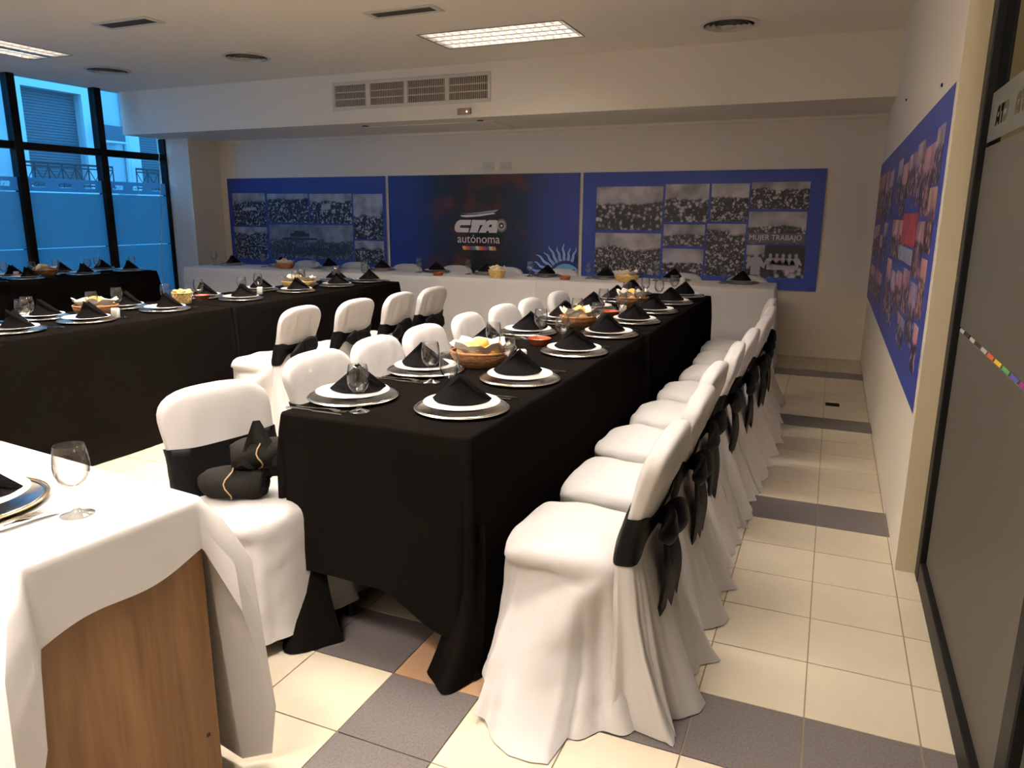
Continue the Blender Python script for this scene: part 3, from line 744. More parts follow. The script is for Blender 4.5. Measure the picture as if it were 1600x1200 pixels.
# ------------------------------------------------------------------ tables and cloths
T = .778
def smooth(t): t = max(0, min(1, t)); return t * t * (3 - 2 * t)
def perimeter(hx, hy, r=.02, step=.025):
    """points round a rounded rectangle: (x, y, nx, ny, side, t) ; sides 0 front(-y) 1 right(+x) 2 back(+y) 3 left(-x)"""
    P = []
    def line(a, b, nx, ny, side):
        L = math.hypot(b[0] - a[0], b[1] - a[1]); n = max(2, int(L / step))
        for i in range(n): 
            t = (i + .5) / n; P.append((a[0] + (b[0] - a[0]) * t, a[1] + (b[1] - a[1]) * t, nx, ny, side, t))
    def arc(cx, cy, a0, side):
        for i in range(5):
            a = a0 + PI / 2 * i / 4; P.append((cx + r * math.cos(a), cy + r * math.sin(a), math.cos(a), math.sin(a), side + .5, i / 4))
    line((-hx + r, -hy), (hx - r, -hy), 0, -1, 0); arc(hx - r, -hy + r, -PI / 2, 0)
    line((hx, -hy + r), (hx, hy - r), 1, 0, 1); arc(hx - r, hy - r, 0, 1)
    line((hx - r, hy), (-hx + r, hy), 0, 1, 2); arc(-hx + r, hy - r, PI / 2, 2)
    line((-hx, hy - r), (-hx, -hy + r), -1, 0, 3); arc(-hx + r, -hy + r, PI, 3)
    return P
def cloth(hx, hy, hem, flare, amp, seed, ztop=T, corner=.018, K=14, step=.025, folds=1.0):
    """tablecloth mesh, origin on the floor under the middle of the table"""
    rn = random.Random(seed); per = perimeter(hx, hy, step=step); n = len(per)
    ph = [rn.random() * 6.28 for _ in range(6)]; fr = [rn.uniform(3, 6) * folds, rn.uniform(7, 11) * folds, rn.uniform(12, 18) * folds]
    s = 0; R = []; S = []
    for i in range(n):
        a, b = per[i - 1], per[i]; s += math.hypot(a[0] - b[0], a[1] - b[1]); S.append(s)
    def off(i):
        q = S[i]
        return (math.sin(fr[0] * q + ph[0]) + .6 * math.sin(fr[1] * q + ph[1]) + .3 * math.sin(fr[2] * q + ph[2])) / 1.9
    R.append([(p[0] - p[2] * .012, p[1] - p[3] * .012, ztop) for p in per])
    R.append([(p[0] - p[2] * .004, p[1] - p[3] * .004, ztop - .002) for p in per])
    R.append([(p[0], p[1], ztop - .009) for p in per])
    for k in range(1, K + 1):
        v = k / K; ring = []
        for i, p in enumerate(per):
            hz = hem(p[4], p[5]); z = (ztop - .009) * (1 - v) + hz * v
            fl = flare(p[4], p[5]) if callable(flare) else flare
            d = (ztop - z) / ztop
            o = fl * d ** 1.2 + amp * off(i) * d ** 1.3
            if p[4] != int(p[4]): o += corner * min(1, d / .22) ** .8 * math.sin(PI * p[5])
            if hz < .02 and v > .9: o += .02 * (v - .9) / .1
            ring.append((p[0] + p[2] * (o + .001), p[1] + p[3] * (o + .001), z))
        R.append(ring)
    m = MB().rings(R, cap0=False); m.f.append(tuple(range(n)))
    return m
def table(name, loc, hx, hy, label, rz=0, group=None, panel=True):
    r = tag(empty(name, loc, rz), label, 'table', group)
    MB().bbox(-hx + .016, hx - .016, -hy + .016, hy - .016, T - .032, T - .006, .004).build('table_top', WOOD, r)
    for sx in (-1, 1):
        for sy in (-1, 1):
            x, y = sx * (hx - .09), sy * (hy - .28)
            MB().bbox(x - .025, x + .025, y - .025, y + .025, 0, T - .03, .003).build('leg', WOOD, r)
    for sy in (-1, 1): MB().bbox(-hx + .1, hx - .1, sy * (hy - .28) - .01, sy * (hy - .28) + .01, .2, .3, .002).build('stretcher', WOOD, r)
    return r
def place_table(cx, cy, hx, hy, tl, cl, mesh, clothmat, rz=0, grp=None):
    table('banquet_table', (cx, cy, 0), hx, hy, tl, rz, 'banquet tables under cloths')
    o = mesh.build('tablecloth', clothmat, None, 60, (cx, cy, 0)); o.rotation_euler = (0, 0, rz)
    tag(o, cl, 'tablecloth', grp); return o
flat0 = lambda s, t: .004
# central black run
MX, MHX = -1.262, .355
MR = -math.atan2(.04, 4.35)
def hemA(s, t):
    if s == 0: return .012 + .235 * smooth(t / .05) * (1 - .5 * smooth((t - .55) / .4)) * (1 - smooth((t - .975) / .025))
    return .004
o = place_table(-1.272, 2.93, MHX, 1.075, 'wooden banquet table under the near black cloth of the central run', 'black cloth over the near half of the central table', cloth(MHX, 1.075, hemA, lambda s, t: .05 if s == 0 else .025, .02, 3, step=.018), BCLOTH, MR, 'black tablecloths')
def corner_fold(sx):
    """tail of the long side tucked round the corner and pooling on the floor"""
    m = MB(); R = []
    for k in range(15):
        v = k / 14; z = .5 * (1 - v) + .006 * v; row = []
        wdt = .2 + .08 * v if sx < 0 else .13 + .04 * v
        for i in range(15):
            u = i / 14
            x = sx * (MHX + .035 - u * wdt * (1 - .25 * math.sin(v * 3)))
            y = -1.075 + .03 - .13 * v ** 2 * (math.sin(u * PI * .9) + .25) + .025 * math.sin(u * 7 + sx + v * 2) * v
            row.append((x, y, z + .02 * v * math.sin(u * 5) ** 2 * (1 - v)))
        R.append(row)
    m.rings(R, closed=False); return m
for sx in (-1, 1):
    me = corner_fold(sx).mesh('corner_fold', BCLOTH, 60); ob('corner_fold', me, o)
place_table(-1.242, 5.12, MHX, 1.09, 'wooden banquet table under the far black cloth of the central run', 'black cloth over the far half of the central table', cloth(MHX, 1.09, flat0, .025, .015, 4), BCLOTH, MR, 'black tablecloths')
# left black run
LX, LHX = -4.215, .385
place_table(LX, 2.85, LHX, 1.1, 'wooden banquet table under the near black cloth of the left run', 'black cloth over the near half of the left table', cloth(LHX, 1.1, flat0, .035, .022, 5, folds=.8), BCLOTH, 0, 'black tablecloths')
place_table(LX, 5.08, LHX, 1.1, 'wooden banquet table under the far black cloth of the left run', 'black cloth over the far half of the left table', cloth(LHX, 1.1, flat0, .035, .02, 6, folds=.8), BCLOTH, 0, 'black tablecloths')
# run under the street window
place_table(-7.37, 5.1, .37, 1.05, 'wooden banquet table under the black cloth beside the street window', 'black cloth over the table beside the street window', cloth(.37, 1.05, flat0, .1, .03, 8), BCLOTH, 0, 'black tablecloths')
# white head table along the back wall
BR = math.atan2(.3, 6.78)
BX0, BY0 = -7.22, 6.72
def bpt(d, e): return (BX0 + d * math.cos(BR) - e * math.sin(BR), BY0 + d * math.sin(BR) + e * math.cos(BR))
BL = 6.78 / 3 / math.cos(BR)
for k in range(3):
    c = bpt(BL * (k + .5), .35)
    place_table(c[0], c[1], BL / 2, .35, ['wooden banquet table under the white cloth by the white column', 'wooden banquet table under the white cloth before the dark centre board', 'wooden banquet table under the white cloth by the side wall'][k],
                ['white cloth over the head table by the white column', 'white cloth over the head table before the dark centre board', 'white cloth over the head table end by the side wall'][k],
                cloth(BL / 2, .35, flat0, .03 if k < 2 else .035, .012, 20 + k), WTCLOTH, BR, 'white cloths on the head table')
# near desk, lower left
DR = math.radians(-6)
DHX, DHY = .62, .212
def dpt(x, y): return (-1.288 + (x - DHX) * math.cos(DR) - (y - DHY) * math.sin(DR), 1.199 + (x - DHX) * math.sin(DR) + (y - DHY) * math.cos(DR))
def desk():
    c = dpt(0, 0)
    r = tag(empty('desk', (c[0], c[1], 0), DR), 'wood-grain desk with solid end panel under the short white cloth', 'desk')
    MB().bbox(-DHX + .016, DHX - .016, -DHY + .016, DHY - .016, T - .032, T - .006, .004).build('desk_top', WOOD, r)
    for s in (-1, 1): MB().bbox(s * (DHX - .028) - .018, s * (DHX - .028) + .018, -DHY + .012, DHY - .012, 0, T - .03, .003).build('end_panel', WOOD, r)
    MB().bbox(-DHX + .046, DHX - .046, DHY - .16, DHY - .14, .2, T - .03, .002).build('modesty_panel', WOOD, r)
    MB().bbox(DHX - .011, DHX - .008, DHY - .05, DHY - .04, .16, .17, .001).build('screw_cap', DARKLEG, r)
    def hem(s, t):
        if s == 1: return T - .175 + .05 * t + .012 * math.sin(t * 7)
        if s == 1.5: return (T - .13) * (1 - smooth(t * 1.3)) + .02 * smooth(t * 1.3)
        if s == .5: return .03 + (T - .24) * smooth((t - .2) / .8)
        return .02 + .03 * (math.sin(t * 6) ** 2)
    o = cloth(DHX, DHY, hem, lambda s, t: .05 if s == 1 else .05, .02, 11, corner=.09, step=.012).build('tablecloth', WTCLOTH, None, 60, (c[0], c[1], 0))
    o.rotation_euler = (0, 0, DR); tag(o, 'short white cloth draped over the wood-grain desk', 'tablecloth')
desk()

# ------------------------------------------------------------------ covered chairs
def chair_cover(seed, near_flare=0, far_flare=0):
    rn = random.Random(seed); N = 120; ph = [rn.random() * 6.28 for _ in range(5)]
    a0, b0 = .215, .215
    def se(t, a, b, e=.42):
        c, s = math.cos(t), math.sin(t)
        return (a * math.copysign(abs(c) ** e, c), b * math.copysign(abs(s) ** e, s))
    m = MB(); R = []
    lev = [(.3, .478), (.55, .477), (.75, .472), (.88, .464), (.95, .454), (.99, .44), (1.01, .422)]
    for q, z in lev: R.append([(*se(2 * PI * i / N, a0 * q, b0 * q), z) for i in range(N)])
    K = 20
    for k in range(1, K + 1):
        v = k / K; ring = []
        for i in range(N):
            t = 2 * PI * i / N; x, y = se(t, a0, b0); y = min(y, 1e9)
            z = .422 * (1 - v) + .004 * v
            side = smooth((abs(x) - .12) / .08); front = smooth((y - .1) / .08)
            # folds fan out from the back seat corner under the sash
            dy, dz = y + .2, .47 - z
            fan = math.atan2(dz, max(dy, 0) + .02); rad = math.hypot(dy, dz)
            f = side * .036 * math.sin(fan * 6.5 + ph[0] + (1 if x > 0 else 0)) * smooth(rad / .35)
            f += .016 * v * math.sin(9 * t + ph[1]) + .01 * v * math.sin(17 * t + ph[2])
            fl = .03 + .07 * v ** 1.3
            ext = near_flare if x < 0 else far_flare
            fl += ext * side * v ** 1.6 * (.35 + .65 * smooth((.18 - y) / .22)) * (1 - .45 * smooth((-.1 - y) / .12))
            nx, ny = x / a0, y / b0; L = math.hypot(nx * abs(nx) ** 3, ny * abs(ny) ** 3) or 1; nx, ny = nx * abs(nx) ** 3 / L, ny * abs(ny) ** 3 / L
            if front > .5: fl *= .35
            hz = z
            if v > .8: hz = z + .05 * front * (v - .8) / .2
            if y < -.1: fl *= .6
            ring.append((x + nx * (fl * v ** .5 * (1 if k > 1 else .5) + f), y + ny * (fl * v ** .5 + f * .6), hz))
        R.append(ring)
    def wr(x, y, z):
        return .0028 * (math.sin(31 * x + 17 * y + ph[3]) + math.sin(23 * y - 29 * x + ph[4]) + .7 * math.sin(60 * z + 20 * x + 33 * y))
    R = [[(x * (1 + wr(x, y, z) * 3), (y if y < 0 else y * .8) + wr(y, x, z) * .6, z + (wr(x, y, z) if z > .4 else 0)) for x, y, z in r] for r in R]
    m.rings(R); m.f.append(tuple(range(N)))
    return m
def back_profile():
    W = [(.004, .245, .075), (.04, .24, .068), (.12, .232, .058), (.22, .224, .048), (.32, .216, .042), (.42, .21, .038), (.48, .206, .036), (.54, .202, .034), (.58, .201, .033), (.62, .203, .034), (.66, .207, .035), (.7, .211, .037), (.73, .212, .038),
         (.752, .208, .038), (.772, .198, .038), (.789, .182, .036), (.803, .16, .033), (.814, .13, .028), (.821, .095, .021), (.825, .05, .011)]
    out = []
    for z, w_, th in W:
        q = max(0, (.5 - z) / .5)
        yc = -.222 - .075 * q ** 1.2 if z < .5 else -.222 - .085 * (z - .5) / .325
        out.append((z, w_ + .03 * q ** 1.2, th + .055 * q ** .8, yc))
    return out
BACKP = back_profile()
def backp(z):
    for k in range(len(BACKP) - 1):
        a, b = BACKP[k], BACKP[k + 1]
        if a[0] <= z <= b[0]:
            t = (z - a[0]) / (b[0] - a[0]); return [a[i] + (b[i] - a[i]) * t for i in (1, 2, 3)]
    return list(BACKP[-1][1:])
def stad(t, w, th, e=.55):
    c, s = math.cos(t), math.sin(t)
    return (w * math.copysign(abs(c) ** e, c), th * math.copysign(abs(s) ** e, s))
def back_cover(seed):
    rn = random.Random(seed); ph = [rn.random() * 6.28 for _ in range(4)]; N = 100; R = []
    for (z, w_, th, yc) in BACKP:
        ring = []; low = smooth((.5 - z) / .5); up = smooth((z - .6) / .08) * smooth((.8 - z) / .08)
        for i in range(N):
            t = 2 * PI * i / N; x, y = stad(t, w_, th)
            rear = y < 0
            d = (.02 * math.sin(26 * x + ph[0]) + .011 * math.sin(55 * x + ph[1])) * low * (1.0 if rear else .5)
            rad = .016 * low * math.sin(11 * t + ph[3]) + .008 * low * math.sin(23 * t + ph[1])
            d += (.006 * math.sin(42 * x + ph[2] + 6 * z) + .003 * math.sin(90 * x + ph[1])) * up
            zz = z
            if z < .02: d *= 1.3
            ring.append((x + rad * math.cos(t), (yc + y - d if rear else yc + y + d * .5) + rad * math.sin(t), zz))
        R.append(ring)
    return MB().rings(R, cap1=True)
def sash(seed, lo=.485, hi=.615, lift=0):
    rn = random.Random(seed); N = 80; R = []; ph = rn.random() * 6
    for k in range(9):
        v = k / 8; ring = []
        for i in range(N):
            t = 2 * PI * i / N
            rear = max(0, -math.sin(t)) ** 1.5 * smooth((.95 - abs(math.cos(t))) / .6)
            mid = .552 + .012 * math.sin(t + ph)
            a = lo + (mid - .028 - lo) * rear; b = hi + (mid + .028 - hi) * rear
            z = a + (b - a) * v + .004 * math.sin(3 * t + ph)
            w_, th, yc = backp(z); x, y = stad(t, w_ + .006, th + .007)
            bulge = .004 * math.sin(v * PI) + .003 * math.sin(v * 14 + 4 * t) * (.3 + rear)
            c, s = math.cos(t), math.sin(t)
            ring.append((x + bulge * c, yc + y + bulge * s, z))
        R.append(ring)
    # folded-in rims so the band has thickness
    def inner(r): return [(x * .985, -.232 + (y + .232) * .86, z) for x, y, z in r]
    return MB().rings([inner(R[0])] + R + [inner(R[-1])])
def bow_loop(sg, ang, ln=.155, ht=.125, seed=0):
    rn = random.Random(seed); R = []; n = 28
    for k in range(13):
        u = k / 12; d = ln * u
        hh = ht * (.16 + .84 * math.sin(PI * min(1, u * .9 + .08)) ** .8) * (1 - .25 * u); tt = .02 * math.sin(PI * (u * .92 + .06)) + .004
        ring = []
        for i in range(n):
            t = 2 * PI * i / n; p = .5 * hh * math.cos(t); q = tt * math.sin(t) * (1 + .12 * math.sin(4 * t))
            x = sg * (d * math.cos(ang) - p * math.sin(ang) * .4); z = d * math.sin(ang) + p
            ring.append((x, -q - .01 - .035 * math.sin(u * PI * .8), z))
        R.append(ring)
    return MB().rings(R, cap0=True, cap1=True)
def tail(sg, ln, seed):
    rn = random.Random(seed); ph = rn.random() * 6; R = []
    for k in range(13):
        u = k / 12; ring = []; w_ = .03 + .045 * smooth(u * 1.5)
        cx = sg * (.012 + .05 * u); cy = -.012 - .022 * math.sin(u * 3) ; z = -ln * u
        for (a, b) in [(-1, .004), (-.5, .012), (0, .004), (.5, .012), (1, .004), (1, -.002), (.5, .004), (0, -.003), (-.5, .004), (-1, -.002)]:
            ring.append((cx + a * w_, cy - b * (1 + u) - .008 * math.sin(a * 4 + ph) * u, z - (.045 * u if u > .99 else 0) * a * sg))
        R.append(ring)
    return MB().rings(R, cap0=True, cap1=True)
def leg_mesh(sx, sy):
    P = [(sx * (.14 + .055 * q), sy * (.1 + .085 * q), z) for q, z in ((1, 0), (.99, .006), (.96, .02), (.94, .03), (0, .44))]
    return MB().tube(P, [.016, .02, .019, .012, .012], 10).mesh('leg', DARKLEG, 50)
LEGS = {(a, b): leg_mesh(a, b) for a in (-1, 1) for b in (-1, 1)}
VAR = []
for v in range(4):
    VAR.append(dict(wide=sash(90 + v, .425, .635).mesh('sash', SATIN, 70), seat=chair_cover(40 + v, 0, 0).mesh('seat_cover', WCLOTH, True), back=back_cover(60 + v).mesh('back_cover', WCLOTH, True),
                    sash=sash(80 + v, .46 + .01 * v % .03, .60 + .01 * (v % 2)).mesh('sash', SATIN, 70),
                    loops=[bow_loop(-1, -.25 + .25 * (v % 2), seed=v).mesh('bow_loop', SATIN, True), bow_loop(1, .1 - .4 * (v % 2), .145, .13, seed=v + 9).mesh('bow_loop', SATIN, True)],
                    knot=MB().lathe([(.0, -.028), (.018, -.022), (.024, 0), (.018, .022), (0, .028)], 12, cap=False).mesh('bow_knot', SATIN, True),
                    tails=[tail(-1, .26 + .05 * (v % 3), v).mesh('bow_tail', SATIN, 60), tail(1, .32 - .05 * (v % 2), v + 5).mesh('bow_tail', SATIN, 60)]))
FIRST = dict(VAR[1]); FIRST['seat'] = chair_cover(44, .2, .0).mesh('seat_cover', WCLOTH, True)
def chair(x, y, rz, label, group, var, bow=True, meshes=None, wide=False):
    V = meshes or VAR[var % 4]
    r = tag(empty('covered_chair', (x, y, 0), rz), label, 'chair', group)
    ob('seat_cover', V['seat'], r); ob('back_cover', V['back'], r); s = ob('sash', V['wide' if wide else 'sash'], r)
    for sx in (-1, 1):
        for sy in (1, -1): ob('leg', LEGS[(sx, sy)], r)
    if bow:
        w_, th, yc = backp(.552); y0 = yc - th - .006
        k = ob('bow_knot', V['knot'], r, (0, y0 - .012, .552))
        for l in V['loops']: ob('bow_loop', l, r, (0, y0 - .004, .552))
        for l in V['tails']: ob('bow_tail', l, r, (0, y0 - .006, .545))
    return r
ORD = ['nearest', 'second', 'third', 'fourth', 'fifth', 'sixth', 'seventh', 'eighth', 'ninth', 'tenth']
def nth(k, frm): return ('nearest' if k == 0 else ORD[k] + ' from') + ('' if k == 0 else ' ' + frm)
# aisle side of the central table (facing -x)
def rank(k): return 'nearest' if k == 0 else ORD[k] + ' from near end'
RY = [2.06, 2.57, 3.08, 3.6, 4.12, 4.66, 5.2, 5.74]
for k, y in enumerate(RY):
    chair(-.675 + [0, .0, -.02, 0, .02, .04, .03, .0][k], y, PI / 2 + [.0, .02, -.03, .03, 0, -.02, .02, 0][k], 'white covered chair with black bow, aisle side of central table, ' + rank(k), 'chairs on the aisle side of the central table', k, meshes=FIRST if k == 0 else None)
# inner side of the central table (facing +x)
LY = [(1.86, -.26, -1.71), (2.6, -.04, -1.77), (3.06, .03, -1.75), (3.5, 0, -1.73), (4.06, .05, -1.74), (4.55, -.03, -1.72), (5.0, .02, -1.7), (5.55, 0, -1.68)]
for k, (y, a, x) in enumerate(LY):
    chair(x, y, -PI / 2 + a, 'white covered chair turned slightly, rolled black cloths on its seat' if k == 0 else 'white covered chair, inner side of central table, ' + rank(k), 'chairs on the inner side of the central table', k + 1, wide=True)
# chairs on the near side of the left table (facing -x)
for k, (y, a, x) in enumerate([(3.88, .06, -3.48), (4.42, -.02, -3.4), (4.93, .03, -3.36), (5.44, -.03, -3.34)]):
    chair(x, y, PI / 2 + a, 'white covered chair with black bow at the left table, ' + rank(k), 'chairs at the left table', k)
# chairs behind the head table (facing -y)
SETB = [-6.93, -6.2, -5.5, -4.78, -4.09, -3.47, -2.78, -2.12, -1.43, -.78]
for k, x in enumerate(SETB):
    if k == 0: continue
    yy = BY0 + (x - BX0) * math.tan(BR)
    chair(x + RND.uniform(-.03, .03), min(yy + .72, 7.63), PI + RND.uniform(-.05, .05), 'white covered chair behind the head table, ' + ('first' if k == 1 else ORD[k - 1]) + ' from the street window', 'chairs behind the head table', k, bow=False)

# rolled cloths on the first inner chair
def bundles():
    for k, (x, y, z, rz, ln, r0, lab) in enumerate([(-1.79, 1.80, .478, .35, .21, .052, 'rolled black cloth with tan band lying on the turned chair seat'), (-1.735, 1.86, .575, .8, .17, .05, 'crumpled black cloth with tan band on top of the rolled one')]):
        b = tag(empty('rolled_cloth', (x, y, z), rz), lab, 'cloth roll', 'rolled black cloths on the turned chair')
        R = []; n = 28
        for q in range(13):
            u = q / 12 - .5; e = 1 - .25 * abs(2 * u) ** 6
            R.append([(u * ln * (1 + .05 * math.sin(3 * t)), r0 * 1.25 * e * math.cos(t) * (1 + .05 * math.sin(4 * t + q)), r0 * (1 + math.sin(t) * e * (1 + .09 * math.sin(3 * t + q * .7 + k)))) for t in [2 * PI * i / n for i in range(n)]])
        MB().rings(R, cap0=True, cap1=True).build('roll', mat('black_twill', (.009, .0075, .0065), .85, bump=.2, bscale=60, spec=.15), b, 60)
        sp = [( ln / 2 - .004, r0 * 1.1 * (1 - i / 44) * math.cos(i * .5), r0 + r0 * .85 * (1 - i / 44) * math.sin(i * .5)) for i in range(40)]
        MB().tube(sp, .006, 6).build('spiral_edge', mat('black_twill'), b, True)
        R = [(.0 + .01 * math.sin(i), r0 * 1.31 * math.cos(2 * PI * i / 24), r0 + r0 * 1.1 * math.sin(2 * PI * i / 24)) for i in range(25)]
        MB().tube(R, .0025, 6, caps=False).build('elastic_band', mat('tan_elastic', (.5, .33, .17), .6), b, True)
        if k:
            m = MB(); Rr = []
            for q in range(11):
                v = q / 10; Rr.append([((u / 8 - .5) * .15 * (1 - .85 * v), -.05 - .02 * math.sin(u + v * 4) * (1 - v) + .02 * v, .02 + .15 * v + .012 * math.sin(u * 1.7) * (1 - v)) for u in range(9)])
            m.rings(Rr, closed=False); m.build('loose_flap', mat('black_twill'), b, True)
bundles()

# ------------------------------------------------------------------ tableware
def lm(prof, n, name, m, sm=35): return MB().lathe(prof, n).mesh(name, m, sm)
CHG = lm([(0, .001), (.11, .001), (.125, .004), (.15, .01), (.158, .012), (.161, .0105), (.16, .0085), (.15, .0065), (.126, 0), (0, 0)][::-1], 64, 'charger', SILVER)
BEAD = MB().torus(.154, .154, .0028, .0125, 64, 6).mesh('rim_bead', STEEL, True)
PLT = lm([(0, 0), (.08, 0), (.085, .003), (.09, .006), (.127, .019), (.13, .0205), (.1285, .022), (.124, .0205), (.09, .0095), (.08, .008), (0, .008)], 56, 'plate', CHINA)
GOB = lm([(0, 0), (.034, 0), (.0345, .0015), (.03, .004), (.012, .008), (.006, .014), (.005, .025), (.0075, .04), (.0055, .052), (.007, .06), (.016, .066), (.027, .078), (.0345, .095), (.0365, .112), (.0345, .135), (.0305, .158), (.0297, .1585), (.0293, .158), (.0332, .135), (.0352, .112), (.033, .096), (.0255, .0805), (.014, .07), (0, .067)], 36, 'goblet', GLASS, 60)
def napkin_mesh(v):
    rn = random.Random(v); m = MB(); W, Hh = .108, .104
    ax = -.008 + .016 * rn.random(); R = []; n = 25; K = 9
    # broad front wall bowed outward, apex at the top, both wings swept back
    for lay, (sc, dy) in enumerate(((1, 0), (.955, .006))):
        ring = []
        for k in range(K):
            v_ = k / (K - 1); row = []
            for i in range(n):
                u = -1 + 2 * i / (n - 1); q = 1 - v_
                x = ax * v_ + W * u * q * sc; y = .045 - .07 * (1 - abs(u) ** 2.2) * q ** .8 - .02 * v_ + dy + .012 * (abs(u) ** 4) * q
                z = Hh * v_ * sc * (1 - .02 * u * u) + .004 * q
                row.append((x, y, z))
            ring.append(row)
        R.append(ring)
    a, b = R
    for ring in (a, b): m.rings(ring, closed=False)
    # hem edges between the layers
    m.rings([a[0], b[0]], closed=False)
    m.rings([[r[0] for r in a], [r[0] for r in b]], closed=False); m.rings([[r[-1] for r in a], [r[-1] for r in b]], closed=False)
    return m.mesh('napkin', NAPK, 60)
def napkin_flap():
    m = MB(); r0 = [(0, -.012, .104), (.03, .0, .075), (.06, .02, .044), (.096, .05, .005)]
    pts = [(0, -.02, .105), (.022, -.012, .083), (.05, .006, .053), (.075, .028, .027), (.097, .052, .006)]
    m.tube(pts, [.004, .008, .009, .009, .006], 8)
    back = MB()
    m.add([(0, -.018, .1), (-.09, .055, .004), (0, .075, .004), (.09, .055, .004)], [(0, 1, 2), (0, 2, 3)])
    return m.mesh('rolled_edge', NAPK, True)
NAPS = [napkin_mesh(k) for k in range(3)]; NAPF = napkin_flap()
def fork_mesh():
    m = MB(); L = .2
    R = []
    for (y, w_, z) in [(-.1, .0055, .003), (-.07, .006, .002), (-.02, .0032, .003), (.03, .003, .006), (.045, .009, .005), (.06, .0115, .002), (.068, .012, .0015)]:
        R.append([(-w_, y, z), (w_, y, z), (w_, y, z + .002), (-w_, y, z + .002)])
    m.rings(R, cap0=True, cap1=True)
    for k in range(4):
        x = -.0105 + .007 * k; m.rings([[(x - .0017, y, z), (x + .0017, y, z), (x + .0017, y, z + .0015), (x - .0017, y, z + .0015)] for y, z in ((.066, .0015), (.09, .003), (.104, .007))], cap0=True, cap1=True)
    return m.mesh('fork', STEEL, 40)
def knife_mesh():
    m = MB(); R = []
    for (y, a, b, z) in [(-.11, -.006, .006, .006), (-.1, -.008, .008, .006), (-.02, -.006, .006, .005), (-.01, -.005, .005, .004), (0, -.008, .006, .002), (.07, -.009, .006, .002), (.1, -.004, .006, .002), (.112, .004, .006, .002)]:
        R.append([(a, y, 0), (b, y, 0), (b, y, z), (a, y, z)])
    m.rings(R, cap0=True, cap1=True); return m.mesh('knife', STEEL, 40)
FORK, KNIFE = fork_mesh(), knife_mesh()
TZ = T + .0005
CNT = [0]
def setting(x, y, face, who, grp, glass=True, cutlery=True, jit=.0):
    """face: direction (radians) from the diner to the middle of the table"""
    CNT[0] += 1; k = CNT[0]
    fx, fy = math.cos(face), math.sin(face); rx, ry = fy, -fx          # rx,ry: the diner's right hand
    c = tag(ob('charger', CHG, None, (x, y, TZ)), 'silver charger plate, ' + who, 'charger', 'chargers ' + grp)
    ob('rim_bead', BEAD, c)
    p = tag(ob('dinner_plate', PLT, None, (x, y, TZ + .0105)), 'white dinner plate on its charger, ' + who, 'plate', 'dinner plates ' + grp)
    n = tag(ob('folded_napkin', NAPS[k % 3], None, (x + RND.uniform(-.012, .012), y + RND.uniform(-.012, .012), TZ + .0185)), 'black napkin folded to a peak, ' + who, 'napkin', 'napkins ' + grp)
    n.rotation_euler = (0, 0, RND.uniform(.2, .55)); ob('rolled_edge', NAPF, n)
    if cutlery:
        for nm, me, d, e in (('fork', FORK, .182, .0), ('knife', KNIFE, .208, -.01)):
            o = tag(ob(nm, me, None, (x + rx * d + fx * e, y + ry * d + fy * e, TZ)), ('steel fork beside its charger, ' if nm == 'fork' else 'steel table knife beyond the fork, ') + who, nm, nm + 's ' + grp)
            o.rotation_euler = (0, 0, face - PI / 2 + RND.uniform(-.06, .06))
    if glass:
        d, e = .155 + RND.uniform(-.02, .02), .125 + RND.uniform(-.015, .015)
        tag(ob('goblet', GOB, None, (x + rx * d + fx * e, y + ry * d + fy * e, TZ), RND.random() * 6), 'clear stemmed goblet, ' + who, 'glass', 'goblets ' + grp)
    return c
def pos(k): return ORD[k] + ('' if k == 0 else ' from the near end')
for k, y in enumerate([2.137, 2.634, 3.29, 3.865, 4.418, 4.946, 5.5, 6.02]):
    setting(-1.085 + .009 * (y - 4) + .005, y, PI, 'aisle side of central table, ' + pos(k), 'on the aisle side of the central table')
for k, y in enumerate([2.12, 2.63, 3.19, 3.744, 4.33, 4.93, 5.5, 6.02]):
    setting(-1.505 + .009 * (y - 4), y, 0, 'inner side of central table, ' + pos(k), 'on the inner side of the central table')
for k, y in enumerate([2.593, 3.036, 3.614, 4.319, 4.958, 5.514, 6.0]):
    setting(-4.08, y, PI, 'near side of left table, ' + pos(k), 'on the near side of the left table')
for k, y in enumerate([2.45, 2.999, 3.58, 4.29, 4.91, 5.44, 5.98]):
    setting(-4.43, y, 0, 'far side of left table, ' + pos(k), 'on the far side of the left table')
for k, y in enumerate([4.3, 4.77, 5.38, 5.93]):
    setting(-7.19, y, PI, 'room side of window table, ' + pos(k), 'on the room side of the window table')
for k, y in enumerate([4.3, 4.87, 5.4, 5.9]):
    setting(-7.57, y, 0, 'glass side of window table, ' + pos(k), 'on the glass side of the window table')
for k, x in enumerate(SETB):
    yy = BY0 + (x - BX0) * math.tan(BR) + .5
    setting(x, yy, -PI / 2, 'head table, ' + ('first' if k == 0 else ORD[k]) + ' from the street window', 'on the head table')
dx, dy = -1.72, .93
dc = setting(dx, dy, PI / 2 - .1, 'on the white cloth of the desk', 'on the desk', glass=False, cutlery=False)
MB().torus(.163, .163, .0022, .0118, 64, 6).build('gold_rim', GOLD, dc, True)
o = tag(ob('fork', FORK, None, (-1.545, .885, TZ), 0), 'steel fork beside the charger on the desk', 'fork'); o.rotation_euler = (0, 0, -.12)
o = tag(ob('knife', KNIFE, None, (-1.51, .88, TZ), 0), 'steel table knife near the edge of the desk', 'knife'); o.rotation_euler = (0, 0, -.12)
tag(ob('goblet', GOB, None, (-1.455, 1.004, TZ)), 'large clear goblet standing alone on the desk', 'glass')

